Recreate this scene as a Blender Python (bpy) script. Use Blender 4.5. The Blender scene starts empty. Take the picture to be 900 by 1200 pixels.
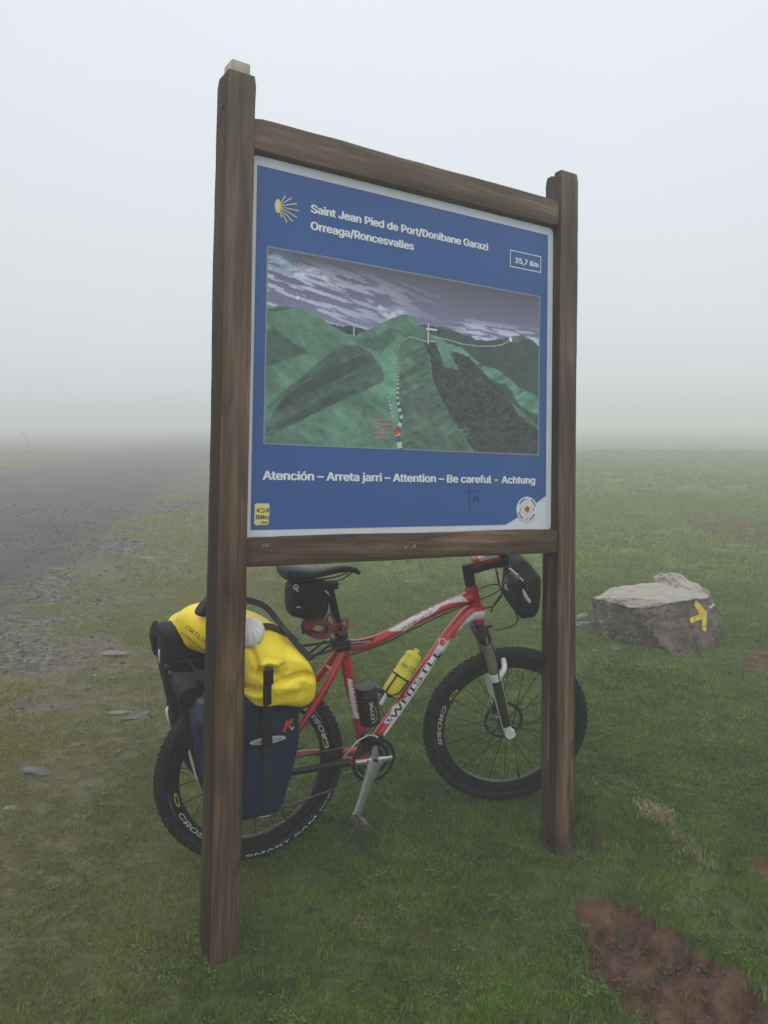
import bpy, bmesh, math, random
import numpy as np
from mathutils import Vector, Matrix, noise
from mathutils.bvhtree import BVHTree
random.seed(7)
rng = np.random.default_rng(11)
R_ = math.radians
scene = bpy.context.scene
col = scene.collection

# ------------------------------------------------------------------ camera
FPX, CX, CY = 970.0, 450.0, 600.0                    # focal length and centre in photo pixels (900x1200)
CAM = np.array([0.0, 0.0, 1.5])
BAS = np.array([[0.9999020144, 0.0139986282, 0.0],
                [-0.0004197289, 0.0299806355, 0.9995503916],
                [0.0139923343, -0.9994524500, 0.0299835735]])   # rows: world x,y,z in (right, down, forward)
cam_d = bpy.data.cameras.new("camera")
cam_d.sensor_fit = 'VERTICAL'; cam_d.sensor_height = 36.0; cam_d.lens = 36.0 * FPX / 1200.0
cam_d.clip_start = 0.05; cam_d.clip_end = 2000
cam = bpy.data.objects.new("camera", cam_d); col.objects.link(cam)
cam.matrix_world = Matrix(((BAS[0,0], -BAS[0,1], -BAS[0,2], CAM[0]),
                           (BAS[1,0], -BAS[1,1], -BAS[1,2], CAM[1]),
                           (BAS[2,0], -BAS[2,1], -BAS[2,2], CAM[2]), (0,0,0,1)))
scene.camera = cam

# ------------------------------------------------------------------ world and sun (overcast)
SUN_EL, SUN_ROT = R_(58), R_(205)
world = bpy.data.worlds.new("World"); scene.world = world; world.use_nodes = True
wn = world.node_tree; wn.nodes.clear()
w_out = wn.nodes.new("ShaderNodeOutputWorld"); w_bg = wn.nodes.new("ShaderNodeBackground")
sky = wn.nodes.new("ShaderNodeTexSky"); sky.sky_type = 'NISHITA'; sky.sun_disc = False
sky.sun_elevation = SUN_EL; sky.sun_rotation = SUN_ROT
tc = wn.nodes.new("ShaderNodeTexCoord"); sep = wn.nodes.new("ShaderNodeSeparateXYZ")
wn.links.new(tc.outputs['Generated'], sep.inputs[0])
ramp = wn.nodes.new("ShaderNodeValToRGB")
ramp.color_ramp.elements[0].position = 0.0; ramp.color_ramp.elements[0].color = (0.70, 0.73, 0.74, 1)
ramp.color_ramp.elements[1].position = 1.0; ramp.color_ramp.elements[1].color = (0.93, 0.975, 1.04, 1)
e = ramp.color_ramp.elements.new(0.30); e.color = (0.78, 0.82, 0.86, 1)
e = ramp.color_ramp.elements.new(0.55); e.color = (0.86, 0.90, 0.96, 1)
wn.links.new(sep.outputs['Z'], ramp.inputs[0])
cl_n = wn.nodes.new("ShaderNodeTexNoise"); cl_n.inputs['Scale'].default_value = 1.3; cl_n.inputs['Detail'].default_value = 3
wn.links.new(tc.outputs['Generated'], cl_n.inputs['Vector'])
cl_m = wn.nodes.new("ShaderNodeMapRange"); cl_m.inputs[3].default_value = 9.3; cl_m.inputs[4].default_value = 11.3
wn.links.new(cl_n.outputs[0], cl_m.inputs[0])
sc_ = wn.nodes.new("ShaderNodeVectorMath"); sc_.operation = 'SCALE'
wn.links.new(ramp.outputs[0], sc_.inputs[0]); wn.links.new(cl_m.outputs[0], sc_.inputs['Scale'])
mx = wn.nodes.new("ShaderNodeMix"); mx.data_type = 'RGBA'; mx.inputs[0].default_value = 0.93
wn.links.new(sky.outputs[0], mx.inputs[6]); wn.links.new(sc_.outputs[0], mx.inputs[7])
wn.links.new(mx.outputs[2], w_bg.inputs['Color']); w_bg.inputs['Strength'].default_value = 0.1
wn.links.new(w_bg.outputs[0], w_out.inputs['Surface'])

sun_d = bpy.data.lights.new("sun", 'SUN'); sun_d.energy = 1.1; sun_d.angle = R_(50); sun_d.color = (1.0, 0.96, 0.9)
sun = bpy.data.objects.new("sun", sun_d); col.objects.link(sun)
sun.rotation_euler = (R_(90) - SUN_EL, 0, math.pi - SUN_ROT + R_(0))
scene.view_settings.view_transform = 'Standard'; scene.view_settings.look = 'None'
scene.view_settings.exposure = 0.0; scene.view_settings.gamma = 1.0
scene.render.engine = 'CYCLES'
cy = scene.cycles
cy.use_denoising = True; cy.volume_bounces = 7; cy.max_bounces = 10; cy.diffuse_bounces = 3
cy.use_adaptive_sampling = True

# ------------------------------------------------------------------ mapping between photo pixels and places
def ray(px, py): return np.array([(px-CX)/FPX, (py-CY)/FPX, 1.0])
def nz(a): a = np.array(a, float); return a/np.linalg.norm(a)
def world_of(P): return BAS @ np.asarray(P, float) + CAM
def at_depth(px, py, d): return world_of(ray(px, py)*d)
PL_N = np.array([-0.01391733, -0.13737688, 0.99042107])          # the hillside
PL_P = np.array([-0.48254011, 2.41744999, 0.28431965])
def plane_z(x, y): return PL_P[2] - (PL_N[0]*(x-PL_P[0]) + PL_N[1]*(y-PL_P[1]))/PL_N[2]
def gp(px, py):
    d = BAS @ ray(px, py); k = ((PL_P-CAM) @ PL_N)/(d @ PL_N); P = CAM + d*k
    return (P[0], P[1])

# bicycle frame of reference: x forward, y to the bicycle's left, z up along the frame
BO = np.array([-0.46744413, 1.22116066, 2.93027986])
BU = np.array([.9108754, -.04441226, .41028472]); BV = np.array([.03142235, -.98384211, -.17625931]); BW = np.cross(BU, BV)
BIKE_M = Matrix.Identity(4)
for i, vv in enumerate((BAS @ BU, -(BAS @ BW), BAS @ BV, world_of(BO))):
    for r in range(3): BIKE_M[r][i] = vv[r]
def bk(px, py, y=0.0):
    r = ray(px, py); s = np.linalg.solve(np.c_[BU, BV, -r], -(BO - y*BW)); return float(s[0]), float(s[1])
def bk3(px, py, y=0.0): a = bk(px, py, y); return (a[0], y, a[1])
# sign frame of reference
SA = np.array([-.50051771, 1.28073649, 2.37991264]); SH = nz(ray(1930, 587)); SV = BAS.T @ np.array([0, 0, 1.0])
SN = nz(np.cross(SH, SV)); SN = SN if SN[2] > 0 else -SN
YAW = math.atan2((BAS @ SH)[1], (BAS @ SH)[0]); SHZ = float((BAS @ SH)[2]); SHX = math.hypot((BAS@SH)[0], (BAS@SH)[1])
def sg(px, py, d=0.035):
    r = ray(px, py); s = np.linalg.solve(np.c_[SH, SV, -r], -(SA + d*SN)); return float(s[0]), float(s[1])
def S3(s, d, t): return (s*SHX, d, t + s*SHZ)

# ------------------------------------------------------------------ value noise
_tab = rng.random((256, 256))
def vnoise(x, y):
    x = np.asarray(x, float); y = np.asarray(y, float)
    xi = np.floor(x).astype(int); yi = np.floor(y).astype(int); fx = x-xi; fy = y-yi
    fx = fx*fx*(3-2*fx); fy = fy*fy*(3-2*fy)
    a = _tab[xi & 255, yi & 255]; b = _tab[(xi+1) & 255, yi & 255]; c = _tab[xi & 255, (yi+1) & 255]; d = _tab[(xi+1) & 255, (yi+1) & 255]
    return (a*(1-fx)+b*fx)*(1-fy) + (c*(1-fx)+d*fx)*fy
def fbm(x, y, o=4):
    s = 0; a = .5; t = 0
    for k in range(o): s = s + a*vnoise(np.asarray(x)*2**k+17.3*k, np.asarray(y)*2**k+5.1*k); t += a; a *= .55
    return s/t

# ------------------------------------------------------------------ materials
def new_mat(name):
    m = bpy.data.materials.new(name); m.use_nodes = True; nt = m.node_tree
    return m, nt, nt.nodes['Principled BSDF']
def N(nt, t, **kw):
    n = nt.nodes.new(t)
    for k, v in kw.items(): setattr(n, k, v)
    return n
def mat(name, c, rough=.5, metal=0, var=.12, scale=30, bump=0, bscale=80, spec=.5, coat=0, stretch=(1, 1, 1), dirt=0, dirtc=(.10, .08, .055), trans=0, detail=4):
    m, nt, b = new_mat(name)
    L = nt.links.new
    tcn = N(nt, "ShaderNodeTexCoord"); mp = N(nt, "ShaderNodeMapping"); mp.inputs['Scale'].default_value = stretch
    L(tcn.outputs['Object'], mp.inputs[0])
    n = N(nt, "ShaderNodeTexNoise"); n.inputs['Scale'].default_value = scale; n.inputs['Detail'].default_value = detail
    L(mp.outputs[0], n.inputs['Vector'])
    mr = N(nt, "ShaderNodeMapRange"); mr.inputs[1].default_value = .25; mr.inputs[2].default_value = .75
    mr.inputs[3].default_value = 1-var; mr.inputs[4].default_value = 1+var
    L(n.outputs[0], mr.inputs[0])
    v = N(nt, "ShaderNodeVectorMath", operation='SCALE'); v.inputs[0].default_value = c[:3]; L(mr.outputs[0], v.inputs['Scale'])
    outc = v.outputs[0]
    if dirt:
        n3 = N(nt, "ShaderNodeTexNoise"); n3.inputs['Scale'].default_value = scale*.6; n3.inputs['Detail'].default_value = 7; n3.inputs['Roughness'].default_value = .7
        L(mp.outputs[0], n3.inputs['Vector'])
        r2 = N(nt, "ShaderNodeMapRange"); r2.inputs[1].default_value = .52; r2.inputs[2].default_value = .72; r2.inputs[4].default_value = dirt
        L(n3.outputs[0], r2.inputs[0])
        mm = N(nt, "ShaderNodeMix", data_type='RGBA'); L(r2.outputs[0], mm.inputs[0]); L(outc, mm.inputs[6]); mm.inputs[7].default_value = (*dirtc, 1)
        outc = mm.outputs[2]
    L(outc, b.inputs['Base Color'])
    b.inputs['Roughness'].default_value = rough; b.inputs['Metallic'].default_value = metal
    b.inputs['Specular IOR Level'].default_value = spec; b.inputs['Coat Weight'].default_value = coat; b.inputs['Coat Roughness'].default_value = .15
    if trans: b.inputs['Transmission Weight'].default_value = trans
    if bump:
        n2 = N(nt, "ShaderNodeTexNoise"); n2.inputs['Scale'].default_value = bscale; n2.inputs['Detail'].default_value = 5
        L(mp.outputs[0], n2.inputs['Vector'])
        bp_ = N(nt, "ShaderNodeBump"); bp_.inputs['Strength'].default_value = bump; bp_.inputs['Distance'].default_value = .004
        L(n2.outputs[0], bp_.inputs['Height']); L(bp_.outputs[0], b.inputs['Normal'])
    return m

def wood_mat(name, axis):
    m, nt, b = new_mat(name); L = nt.links.new
    tcn = N(nt, "ShaderNodeTexCoord")
    def mapped(s_long, s_cross):
        mp = N(nt, "ShaderNodeMapping"); s = [s_cross]*3; s[axis] = s_long; mp.inputs['Scale'].default_value = s
        L(tcn.outputs['Object'], mp.inputs[0]); return mp.outputs[0]
    g = N(nt, "ShaderNodeTexNoise"); g.inputs['Scale'].default_value = 1; g.inputs['Detail'].default_value = 8; g.inputs['Roughness'].default_value = .65
    L(mapped(3.0, 60), g.inputs['Vector'])
    big = N(nt, "ShaderNodeTexNoise"); big.inputs['Scale'].default_value = 1; big.inputs['Detail'].default_value = 3
    L(mapped(1.6, 13), big.inputs['Vector'])
    r = N(nt, "ShaderNodeValToRGB"); el = r.color_ramp.elements
    el[0].position = .28; el[0].color = (.014, .008, .0045, 1); el[1].position = .72; el[1].color = (.320, .205, .115, 1)
    x = el.new(.5); x.color = (.086, .050, .026, 1)
    mixf = N(nt, "ShaderNodeMix"); mixf.data_type = 'FLOAT'; mixf.inputs[0].default_value = .5
    L(g.outputs[0], mixf.inputs[2]); L(big.outputs[0], mixf.inputs[3]); L(mixf.outputs[0], r.inputs[0])
    # worn pale streaks where the stain has gone
    st = N(nt, "ShaderNodeTexNoise"); st.inputs['Scale'].default_value = 1; st.inputs['Detail'].default_value = 10; st.inputs['Roughness'].default_value = .75
    L(mapped(7, 75), st.inputs['Vector'])
    sr = N(nt, "ShaderNodeMapRange"); sr.inputs[1].default_value = .60; sr.inputs[2].default_value = .72; sr.inputs[4].default_value = .5
    L(st.outputs[0], sr.inputs[0])
    mm = N(nt, "ShaderNodeMix", data_type='RGBA'); L(sr.outputs[0], mm.inputs[0]); L(r.outputs[0], mm.inputs[6]); mm.inputs[7].default_value = (.27, .225, .17, 1)
    # long drying cracks
    ck = N(nt, "ShaderNodeTexVoronoi"); ck.feature = 'DISTANCE_TO_EDGE'; ck.inputs['Scale'].default_value = 1
    L(mapped(1.1, 26), ck.inputs['Vector'])
    cr = N(nt, "ShaderNodeMapRange"); cr.inputs[1].default_value = .0; cr.inputs[2].default_value = .035; cr.inputs[3].default_value = .55; cr.inputs[4].default_value = 1
    L(ck.outputs['Distance'], cr.inputs[0])
    mu = N(nt, "ShaderNodeVectorMath", operation='SCALE'); L(mm.outputs[2], mu.inputs[0]); L(cr.outputs[0], mu.inputs['Scale'])
    # knots
    kn = N(nt, "ShaderNodeTexVoronoi"); kn.feature = 'F1'; kn.inputs['Scale'].default_value = 1
    L(mapped(2.2, 7), kn.inputs['Vector'])
    kr = N(nt, "ShaderNodeMapRange"); kr.inputs[1].default_value = .05; kr.inputs[2].default_value = .14; kr.inputs[3].default_value = .45; kr.inputs[4].default_value = 1
    L(kn.outputs['Distance'], kr.inputs[0])
    mu2 = N(nt, "ShaderNodeVectorMath", operation='SCALE'); L(mu.outputs[0], mu2.inputs[0]); L(kr.outputs[0], mu2.inputs['Scale'])
    # bleached toward the top; the posts' side faces carry shade put into the colour
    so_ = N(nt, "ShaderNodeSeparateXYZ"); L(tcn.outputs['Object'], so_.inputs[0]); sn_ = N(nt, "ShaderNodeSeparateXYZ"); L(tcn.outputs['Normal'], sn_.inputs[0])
    hz_ = N(nt, "ShaderNodeMapRange"); L(so_.outputs['Z'], hz_.inputs[0]); hz_.inputs[1].default_value = .9; hz_.inputs[2].default_value = 2.7; hz_.inputs[4].default_value = .55
    hm_ = N(nt, "ShaderNodeMath", operation='MULTIPLY'); L(hz_.outputs[0], hm_.inputs[0]); L(big.outputs[0], hm_.inputs[1])
    gm = N(nt, "ShaderNodeMix", data_type='RGBA'); L(hm_.outputs[0], gm.inputs[0]); L(mu2.outputs[0], gm.inputs[6]); gm.inputs[7].default_value = (.30, .26, .215, 1)
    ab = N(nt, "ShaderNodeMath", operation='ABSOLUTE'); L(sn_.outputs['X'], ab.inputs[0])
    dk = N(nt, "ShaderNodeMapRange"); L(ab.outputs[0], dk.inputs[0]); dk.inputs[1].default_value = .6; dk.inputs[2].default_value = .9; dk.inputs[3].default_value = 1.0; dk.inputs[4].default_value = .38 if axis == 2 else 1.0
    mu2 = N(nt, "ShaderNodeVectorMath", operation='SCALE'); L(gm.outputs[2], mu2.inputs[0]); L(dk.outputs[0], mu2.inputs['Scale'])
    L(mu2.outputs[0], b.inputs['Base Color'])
    b.inputs['Roughness'].default_value = .72; b.inputs['Specular IOR Level'].default_value = .22
    bp_ = N(nt, "ShaderNodeBump"); bp_.inputs['Strength'].default_value = .7; bp_.inputs['Distance'].default_value = .003
    ad = N(nt, "ShaderNodeMath", operation='MULTIPLY'); L(g.outputs[0], ad.inputs[0]); L(cr.outputs[0], ad.inputs[1])
    L(ad.outputs[0], bp_.inputs['Height']); L(bp_.outputs[0], b.inputs['Normal'])
    return m

def attr_mat(name, attr='Col', rough=.4, spec=.4):
    m, nt, b = new_mat(name); a = N(nt, "ShaderNodeAttribute"); a.attribute_name = attr
    nt.links.new(a.outputs['Color'], b.inputs['Base Color']); b.inputs['Roughness'].default_value = rough
    b.inputs['Specular IOR Level'].default_value = spec
    return m

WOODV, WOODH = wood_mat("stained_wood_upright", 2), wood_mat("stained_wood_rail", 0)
PALEWOOD = mat("bare_wood", (.42, .40, .31), .8, var=.2, scale=25, bump=.3)
BLUE = mat("sign_blue", (.014, .088, .300), .34, var=.05, scale=6, spec=.6, dirt=.10, dirtc=(.06, .11, .24))
WHITE_S = mat("sign_white", (.66, .70, .74), .35, var=.05, scale=8, spec=.5, dirt=.15, dirtc=(.42, .45, .44))
INK = mat("print_white", (.78, .82, .84), .4, var=.04)
YELLOW_INK = mat("print_yellow", (.72, .66, .30), .4, var=.05)
BLACK_INK = mat("print_black", (.02, .02, .022), .5, var=.1)
STICKER = mat("sticker_yellow", (.78, .66, .24), .45, var=.1, scale=60, dirt=.3, dirtc=(.55, .45, .2))
REDINK = mat("print_red", (.55, .05, .05), .4)
BLUEINK = mat("print_blue", (.06, .09, .35), .4)
GREENINK = mat("print_green", (.25, .45, .25), .4)
SCR = mat("scratch_dark", (.018, .035, .09), .5)
WOODSCR = mat("scratch_pale_wood", (.34, .28, .22), .8, var=.3, scale=200)
RED = mat("red_paint", (.50, .018, .022), .28, var=.06, scale=12, spec=.5, coat=.5, dirt=.10)
WPAINT = mat("white_paint", (.72, .72, .70), .3, var=.05, scale=12, coat=.4, dirt=.18, dirtc=(.35, .32, .26))
BLK = mat("black_anodised", (.011, .011, .012), .38, var=.2, spec=.35)
RUBBER = mat("tyre_rubber", (.013, .013, .013), .75, var=.35, scale=40, bump=.3, bscale=250, dirt=.35, dirtc=(.040, .036, .028), spec=.3)
RIMM = mat("rim_black", (.013, .013, .014), .35, var=.2, spec=.5, dirt=.25, dirtc=(.08, .07, .055))
STEEL = mat("brushed_steel", (.62, .62, .62), .28, metal=1, var=.12, scale=50, dirt=.2, dirtc=(.2, .18, .15))
SILVER = mat("polished_alloy", (.50, .50, .50), .32, metal=.75, var=.12, scale=40, dirt=.2, dirtc=(.25, .23, .2))
PEDALM = mat("pedal_alloy", (.10, .095, .09), .45, metal=.4, var=.4, scale=120, dirt=.3)
CHAINM = mat("chain_steel", (.10, .095, .09), .45, metal=.8, var=.3, scale=200)
SPOKEM = mat("spoke_black", (.012, .012, .012), .35, var=.1)
STANCH = mat("stanchion_bronze", (.26, .23, .165), .32, metal=.3, var=.15)
NAVY = mat("navy_tarpaulin", (.008, .018, .050), .42, var=.2, scale=14, bump=.6, bscale=22, spec=.5, dirt=.35, dirtc=(.05, .06, .085))
BLKFAB = mat("black_tarpaulin", (.009, .009, .010), .6, var=.25, scale=14, bump=.7, bscale=25, spec=.22, dirt=.3, dirtc=(.045, .043, .04))
GREYFAB2 = mat("worn_black_fabric", (.022, .023, .024), .6, var=.2, scale=40, bump=.4)
GREYFAB = mat("grey_fabric", (.07, .073, .077), .7, var=.2, scale=60, bump=.4)
YEL = mat("yellow_tarpaulin", (.98, .745, .025), .42, var=.05, scale=9, bump=.3, bscale=18, spec=.45, dirt=.12, dirtc=(.60, .38, .02))
BOTY = mat("bottle_yellow", (.72, .66, .03), .35, var=.05, spec=.5)
SHELLM = mat("scallop_white", (.80, .77, .72), .5, var=.1, scale=50)
STRAP = mat("webbing_black", (.014, .014, .015), .6, var=.3, scale=200, bump=.5, bscale=400)
REFL = mat("reflective_grey", (.50, .52, .54), .3, var=.1, scale=90)
LOCKR = mat("red_vinyl", (.20, .010, .012), .3, var=.1, spec=.6)
SADDLEM = mat("saddle_vinyl", (.009, .009, .010), .36, var=.2, spec=.45)
YLOGO = mat("rim_logo_yellow", (.62, .58, .04), .4)
ARROWY = mat("arrow_yellow", (.78, .58, .05), .7, var=.12, scale=50, dirt=.6, dirtc=(.35, .28, .16), bump=.4)

# ------------------------------------------------------------------ object helpers
def smooth(me, ang=40):
    me.shade_smooth() if hasattr(me, 'shade_smooth') else None
    try: me.set_sharp_from_angle(angle=R_(ang))
    except Exception: pass
def build(name, V, F, m, parent=None, sm=True, ang=40, mats=None, mi=None):
    me = bpy.data.meshes.new(name); me.from_pydata([tuple(map(float, v)) for v in V], [], F); me.update()
    if mats:
        for q in mats: me.materials.append(q)
        if mi is not None: me.polygons.foreach_set('material_index', mi)
    else: me.materials.append(m)
    if sm: smooth(me, ang)
    o = bpy.data.objects.new(name, me); col.objects.link(o)
    if parent is not None: o.parent = parent
    return o
def tag(o, label=None, cat=None, group=None, kind=None):
    if label: o['label'] = label
    if cat: o['category'] = cat
    if group: o['group'] = group
    if kind: o['kind'] = kind
    return o
def empty(name, M):
    o = bpy.data.objects.new(name, None); o.empty_display_size = .1; o.matrix_world = M; col.objects.link(o); return o
class G:
    """collects shapes for one mesh"""
    def __init__(s, off=(0, 0, 0), fn=None): s.V = []; s.F = []; s.off = Vector(off); s.fn = fn
    def add(s, V, F):
        n = len(s.V)
        for v in V:
            v = Vector(v)
            if s.fn: v = s.fn(v)
            s.V.append(v - s.off)
        s.F += [tuple(i+n for i in f) for f in F]
    def box(s, a, b, bev=0.0):
        x0, y0, z0 = a; x1, y1, z1 = b
        if bev <= 0:
            V = [(x, y, z) for x in (x0, x1) for y in (y0, y1) for z in (z0, z1)]
            F = [(0, 1, 3, 2), (4, 6, 7, 5), (0, 4, 5, 1), (2, 3, 7, 6), (0, 2, 6, 4), (1, 5, 7, 3)]
            s.add(V, F); return s
        bm = bmesh.new(); bmesh.ops.create_cube(bm, size=1)
        for v in bm.verts: v.co = Vector(((x0+x1)/2+v.co.x*(x1-x0), (y0+y1)/2+v.co.y*(y1-y0), (z0+z1)/2+v.co.z*(z1-z0)))
        bmesh.ops.bevel(bm, geom=bm.edges[:], offset=bev, segments=2, affect='EDGES', profile=.6)
        s.bm(bm); return s
    def bm(s, bm):
        bm.verts.index_update(); s.add([v.co.copy() for v in bm.verts], [tuple(v.index for v in f.verts) for f in bm.faces]); bm.free(); return s
    def tube(s, P, r, n=12, cap=True, flat=1.0, side=None):
        P = [Vector(p) for p in P]; m = len(P)
        rr = r if isinstance(r, (list, tuple)) else [r]*m
        T = []
        for i in range(m):
            t = (P[min(i+1, m-1)]-P[max(i-1, 0)]); T.append(t.normalized())
        ref = Vector(side) if side else (Vector((0, 1, 0)) if abs(T[0].y) < .9 else Vector((1, 0, 0)))
        a = (ref - T[0]*ref.dot(T[0])).normalized(); V = []; F = []
        for i in range(m):
            a = (a - T[i]*a.dot(T[i])).normalized(); b = T[i].cross(a)
            ra = rr[i]
            for k in range(n):
                th = 2*math.pi*k/n; V.append(P[i] + a*math.cos(th)*ra*flat + b*math.sin(th)*ra)
        for i in range(m-1):
            for k in range(n): F.append((i*n+k, i*n+(k+1) % n, (i+1)*n+(k+1) % n, (i+1)*n+k))
        if cap: F.append(tuple(reversed(range(n)))); F.append(tuple(range((m-1)*n, m*n)))
        s.add(V, F); return s
    def lathe(s, prof, c, axis=(0, 1, 0), n=32, a0=0, close=False):
        """prof: (radius, along axis)"""
        ax = Vector(axis).normalized(); u = ax.orthogonal().normalized(); w = ax.cross(u); c = Vector(c); V = []; F = []; m = len(prof)
        for k in range(n):
            th = 2*math.pi*k/n + a0; d = u*math.cos(th)+w*math.sin(th)
            for r, h in prof: V.append(c + d*r + ax*h)
        mm = m if close else m-1
        for k in range(n):
            for j in range(mm): F.append((k*m+j, ((k+1) % n)*m+j, ((k+1) % n)*m+(j+1) % m, k*m+(j+1) % m))
        s.add(V, F); return s
    def loft(s, secs, n=28, sub=4, amp=0.0, fr=14, seed=0):
        """secs: (centre, u half vector, v half vector, power); smooth closed body"""
        K = len(secs); out = []
        def cr(p0, p1, p2, p3, t): return .5*((2*p1)+(-p0+p2)*t+(2*p0-5*p1+4*p2-p3)*t*t+(-p0+3*p1-3*p2+p3)*t*t*t)
        S = [(Vector(c), Vector(u), Vector(v), float(p)) for c, u, v, p in secs]
        for i in range(K-1):
            q = [S[max(i-1, 0)], S[i], S[i+1], S[min(i+2, K-1)]]
            for j in range(sub):
                t = j/sub; out.append(tuple(cr(q[0][z], q[1][z], q[2][z], q[3][z], t) for z in range(4)))
        out.append(S[-1]); V = []; F = []
        for c, u, v, p in out:
            for k in range(n):
                th = 2*math.pi*k/n; ct, st = math.cos(th), math.sin(th)
                P = c + u*math.copysign(abs(ct)**(2/p), ct) + v*math.copysign(abs(st)**(2/p), st)
                if amp:
                    q = P*fr + Vector((seed, seed*2.3, 0)); nn = noise.noise(q) + .5*noise.noise(q*2.3)
                    P = P + (P-c)*(amp*nn/max((P-c).length, .01)) 
                V.append(P)
        m = len(out)
        for i in range(m-1):
            for k in range(n): F.append((i*n+k, i*n+(k+1) % n, (i+1)*n+(k+1) % n, (i+1)*n+k))
        c0 = len(V); V.append(sum((V[k] for k in range(n)), Vector())/n); c1 = len(V); V.append(sum((V[(m-1)*n+k] for k in range(n)), Vector())/n)
        for k in range(n): F.append((c0, (k+1) % n, k)); F.append((c1, (m-1)*n+k, (m-1)*n+(k+1) % n))
        s.add(V, F); return s
    def done(s, name, m, parent=None, sm=True, ang=40):
        return build(name, s.V, s.F, m, parent, sm, ang)

def spline(P, n=6):
    P = [Vector(p) for p in P]; o = []
    for i in range(len(P)-1):
        p0, p1, p2, p3 = P[max(i-1, 0)], P[i], P[i+1], P[min(i+2, len(P)-1)]
        for j in range(n):
            t = j/n; o.append(.5*((2*p1)+(-p0+p2)*t+(2*p0-5*p1+4*p2-p3)*t*t+(-p0+3*p1-3*p2+p3)*t*t*t))
    o.append(P[-1]); return o

# lettering: 2D mesh of a string normalised to a box (0..1 wide, 0..1 cap height)
FONT = None
try:                                                   # the plain sans that ships inside Blender; its default lettering if that is missing
    import os
    _fp = os.path.join(bpy.utils.system_resource('DATAFILES', path='fonts'), 'Inter.woff2')
    if os.path.exists(_fp): FONT = bpy.data.fonts.load(_fp)
except Exception: FONT = None
def text2d(txt, bold=.02, space=1.0, shear=0.0):
    cu = bpy.data.curves.new("lettering_curve", 'FONT'); cu.body = txt; cu.size = 1; cu.offset = 0 if FONT else bold; cu.resolution_u = 3
    cu.space_character = space; cu.shear = shear
    if FONT: cu.font = FONT
    o = bpy.data.objects.new("lettering_curve", cu); col.objects.link(o)
    dg = bpy.context.evaluated_depsgraph_get(); me = bpy.data.meshes.new_from_object(o.evaluated_get(dg))
    V = np.array([v.co[:2] for v in me.vertices]); F = [tuple(p.vertices) for p in me.polygons]
    bpy.data.objects.remove(o); bpy.data.curves.remove(cu); bpy.data.meshes.remove(me)
    x0, x1 = V[:, 0].min(), V[:, 0].max()
    V[:, 0] = (V[:, 0]-x0)/(x1-x0); V[:, 1] = V[:, 1]/0.728
    return V, F
def cut2d(V, F, fn, step):
    """bm from 2D verts mapped by fn->(x,z) plane coords, cut on a grid so that it can follow a curved surface"""
    bm = bmesh.new(); vs = [bm.verts.new((*fn(a, b), 0)) for a, b in V]
    for f in F:
        try: bm.faces.new([vs[i] for i in f])
        except Exception: pass
    if step:
        xs = [v.co.x for v in bm.verts]; ys = [v.co.y for v in bm.verts]
        for ax, lo, hi in ((0, min(xs), max(xs)), (1, min(ys), max(ys))):
            k = math.ceil(lo/step)
            while k*step < hi:
                co = [0, 0, 0]; no = [0, 0, 0]; co[ax] = k*step; no[ax] = 1
                bmesh.ops.bisect_plane(bm, geom=bm.verts[:]+bm.edges[:]+bm.faces[:], plane_co=co, plane_no=no, dist=1e-6); k += 1
    bm.verts.index_update()
    r = [(v.co.x, v.co.y) for v in bm.verts], [tuple(v.index for v in f.verts) for f in bm.faces]
    bm.free(); return r

# ================================================================== GROUND
def seg_poly_mask(X, Y, poly):
    """signed distance, negative inside"""
    X = np.asarray(X, float); Y = np.asarray(Y, float); d = np.full(X.shape, 1e9); ins = np.zeros(X.shape, bool)
    n = len(poly)
    for i in range(n):
        x0, y0 = poly[i]; x1, y1 = poly[(i+1) % n]; dx, dy = x1-x0, y1-y0
        t = np.clip(((X-x0)*dx+(Y-y0)*dy)/(dx*dx+dy*dy+1e-12), 0, 1)
        d = np.minimum(d, np.hypot(X-x0-t*dx, Y-y0-t*dy))
        c = ((y0 > Y) != (y1 > Y)) & (X < (x1-x0)*(Y-y0)/(y1-y0+1e-12)+x0); ins ^= c
    return np.where(ins, -d, d)
DIRT = [gp(*p) for p in ((686, 1066), (735, 1070), (775, 1092), (835, 1132), (900, 1180), (960, 1240), (860, 1330), (800, 1240), (765, 1192), (742, 1155), (712, 1135), (696, 1105))]
DIRT2 = [gp(*p) for p in ((868, 762), (905, 752), (960, 760), (960, 790), (900, 790), (872, 783))]
DIRT3 = [gp(*p) for p in ((872, 1022), (905, 1018), (920, 1035), (895, 1036))]
DIRT4 = [gp(*p) for p in ((760, 600), (860, 596), (960, 620), (960, 650), (860, 648), (790, 625))]
DIRT5 = [gp(*p) for p in ((-60, 925), (6, 935), (10, 955), (-60, 965))]
STRAW = [gp(*p) for p in ((752, 975), (775, 982), (800, 1005), (832, 1022), (815, 1026), (780, 1006), (758, 992))]
PB = (1.3797*0.83616-.48254+.02, 2.41745+1.3797*.54733)      # right post base
MOUND = gp(705, 985)
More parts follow.
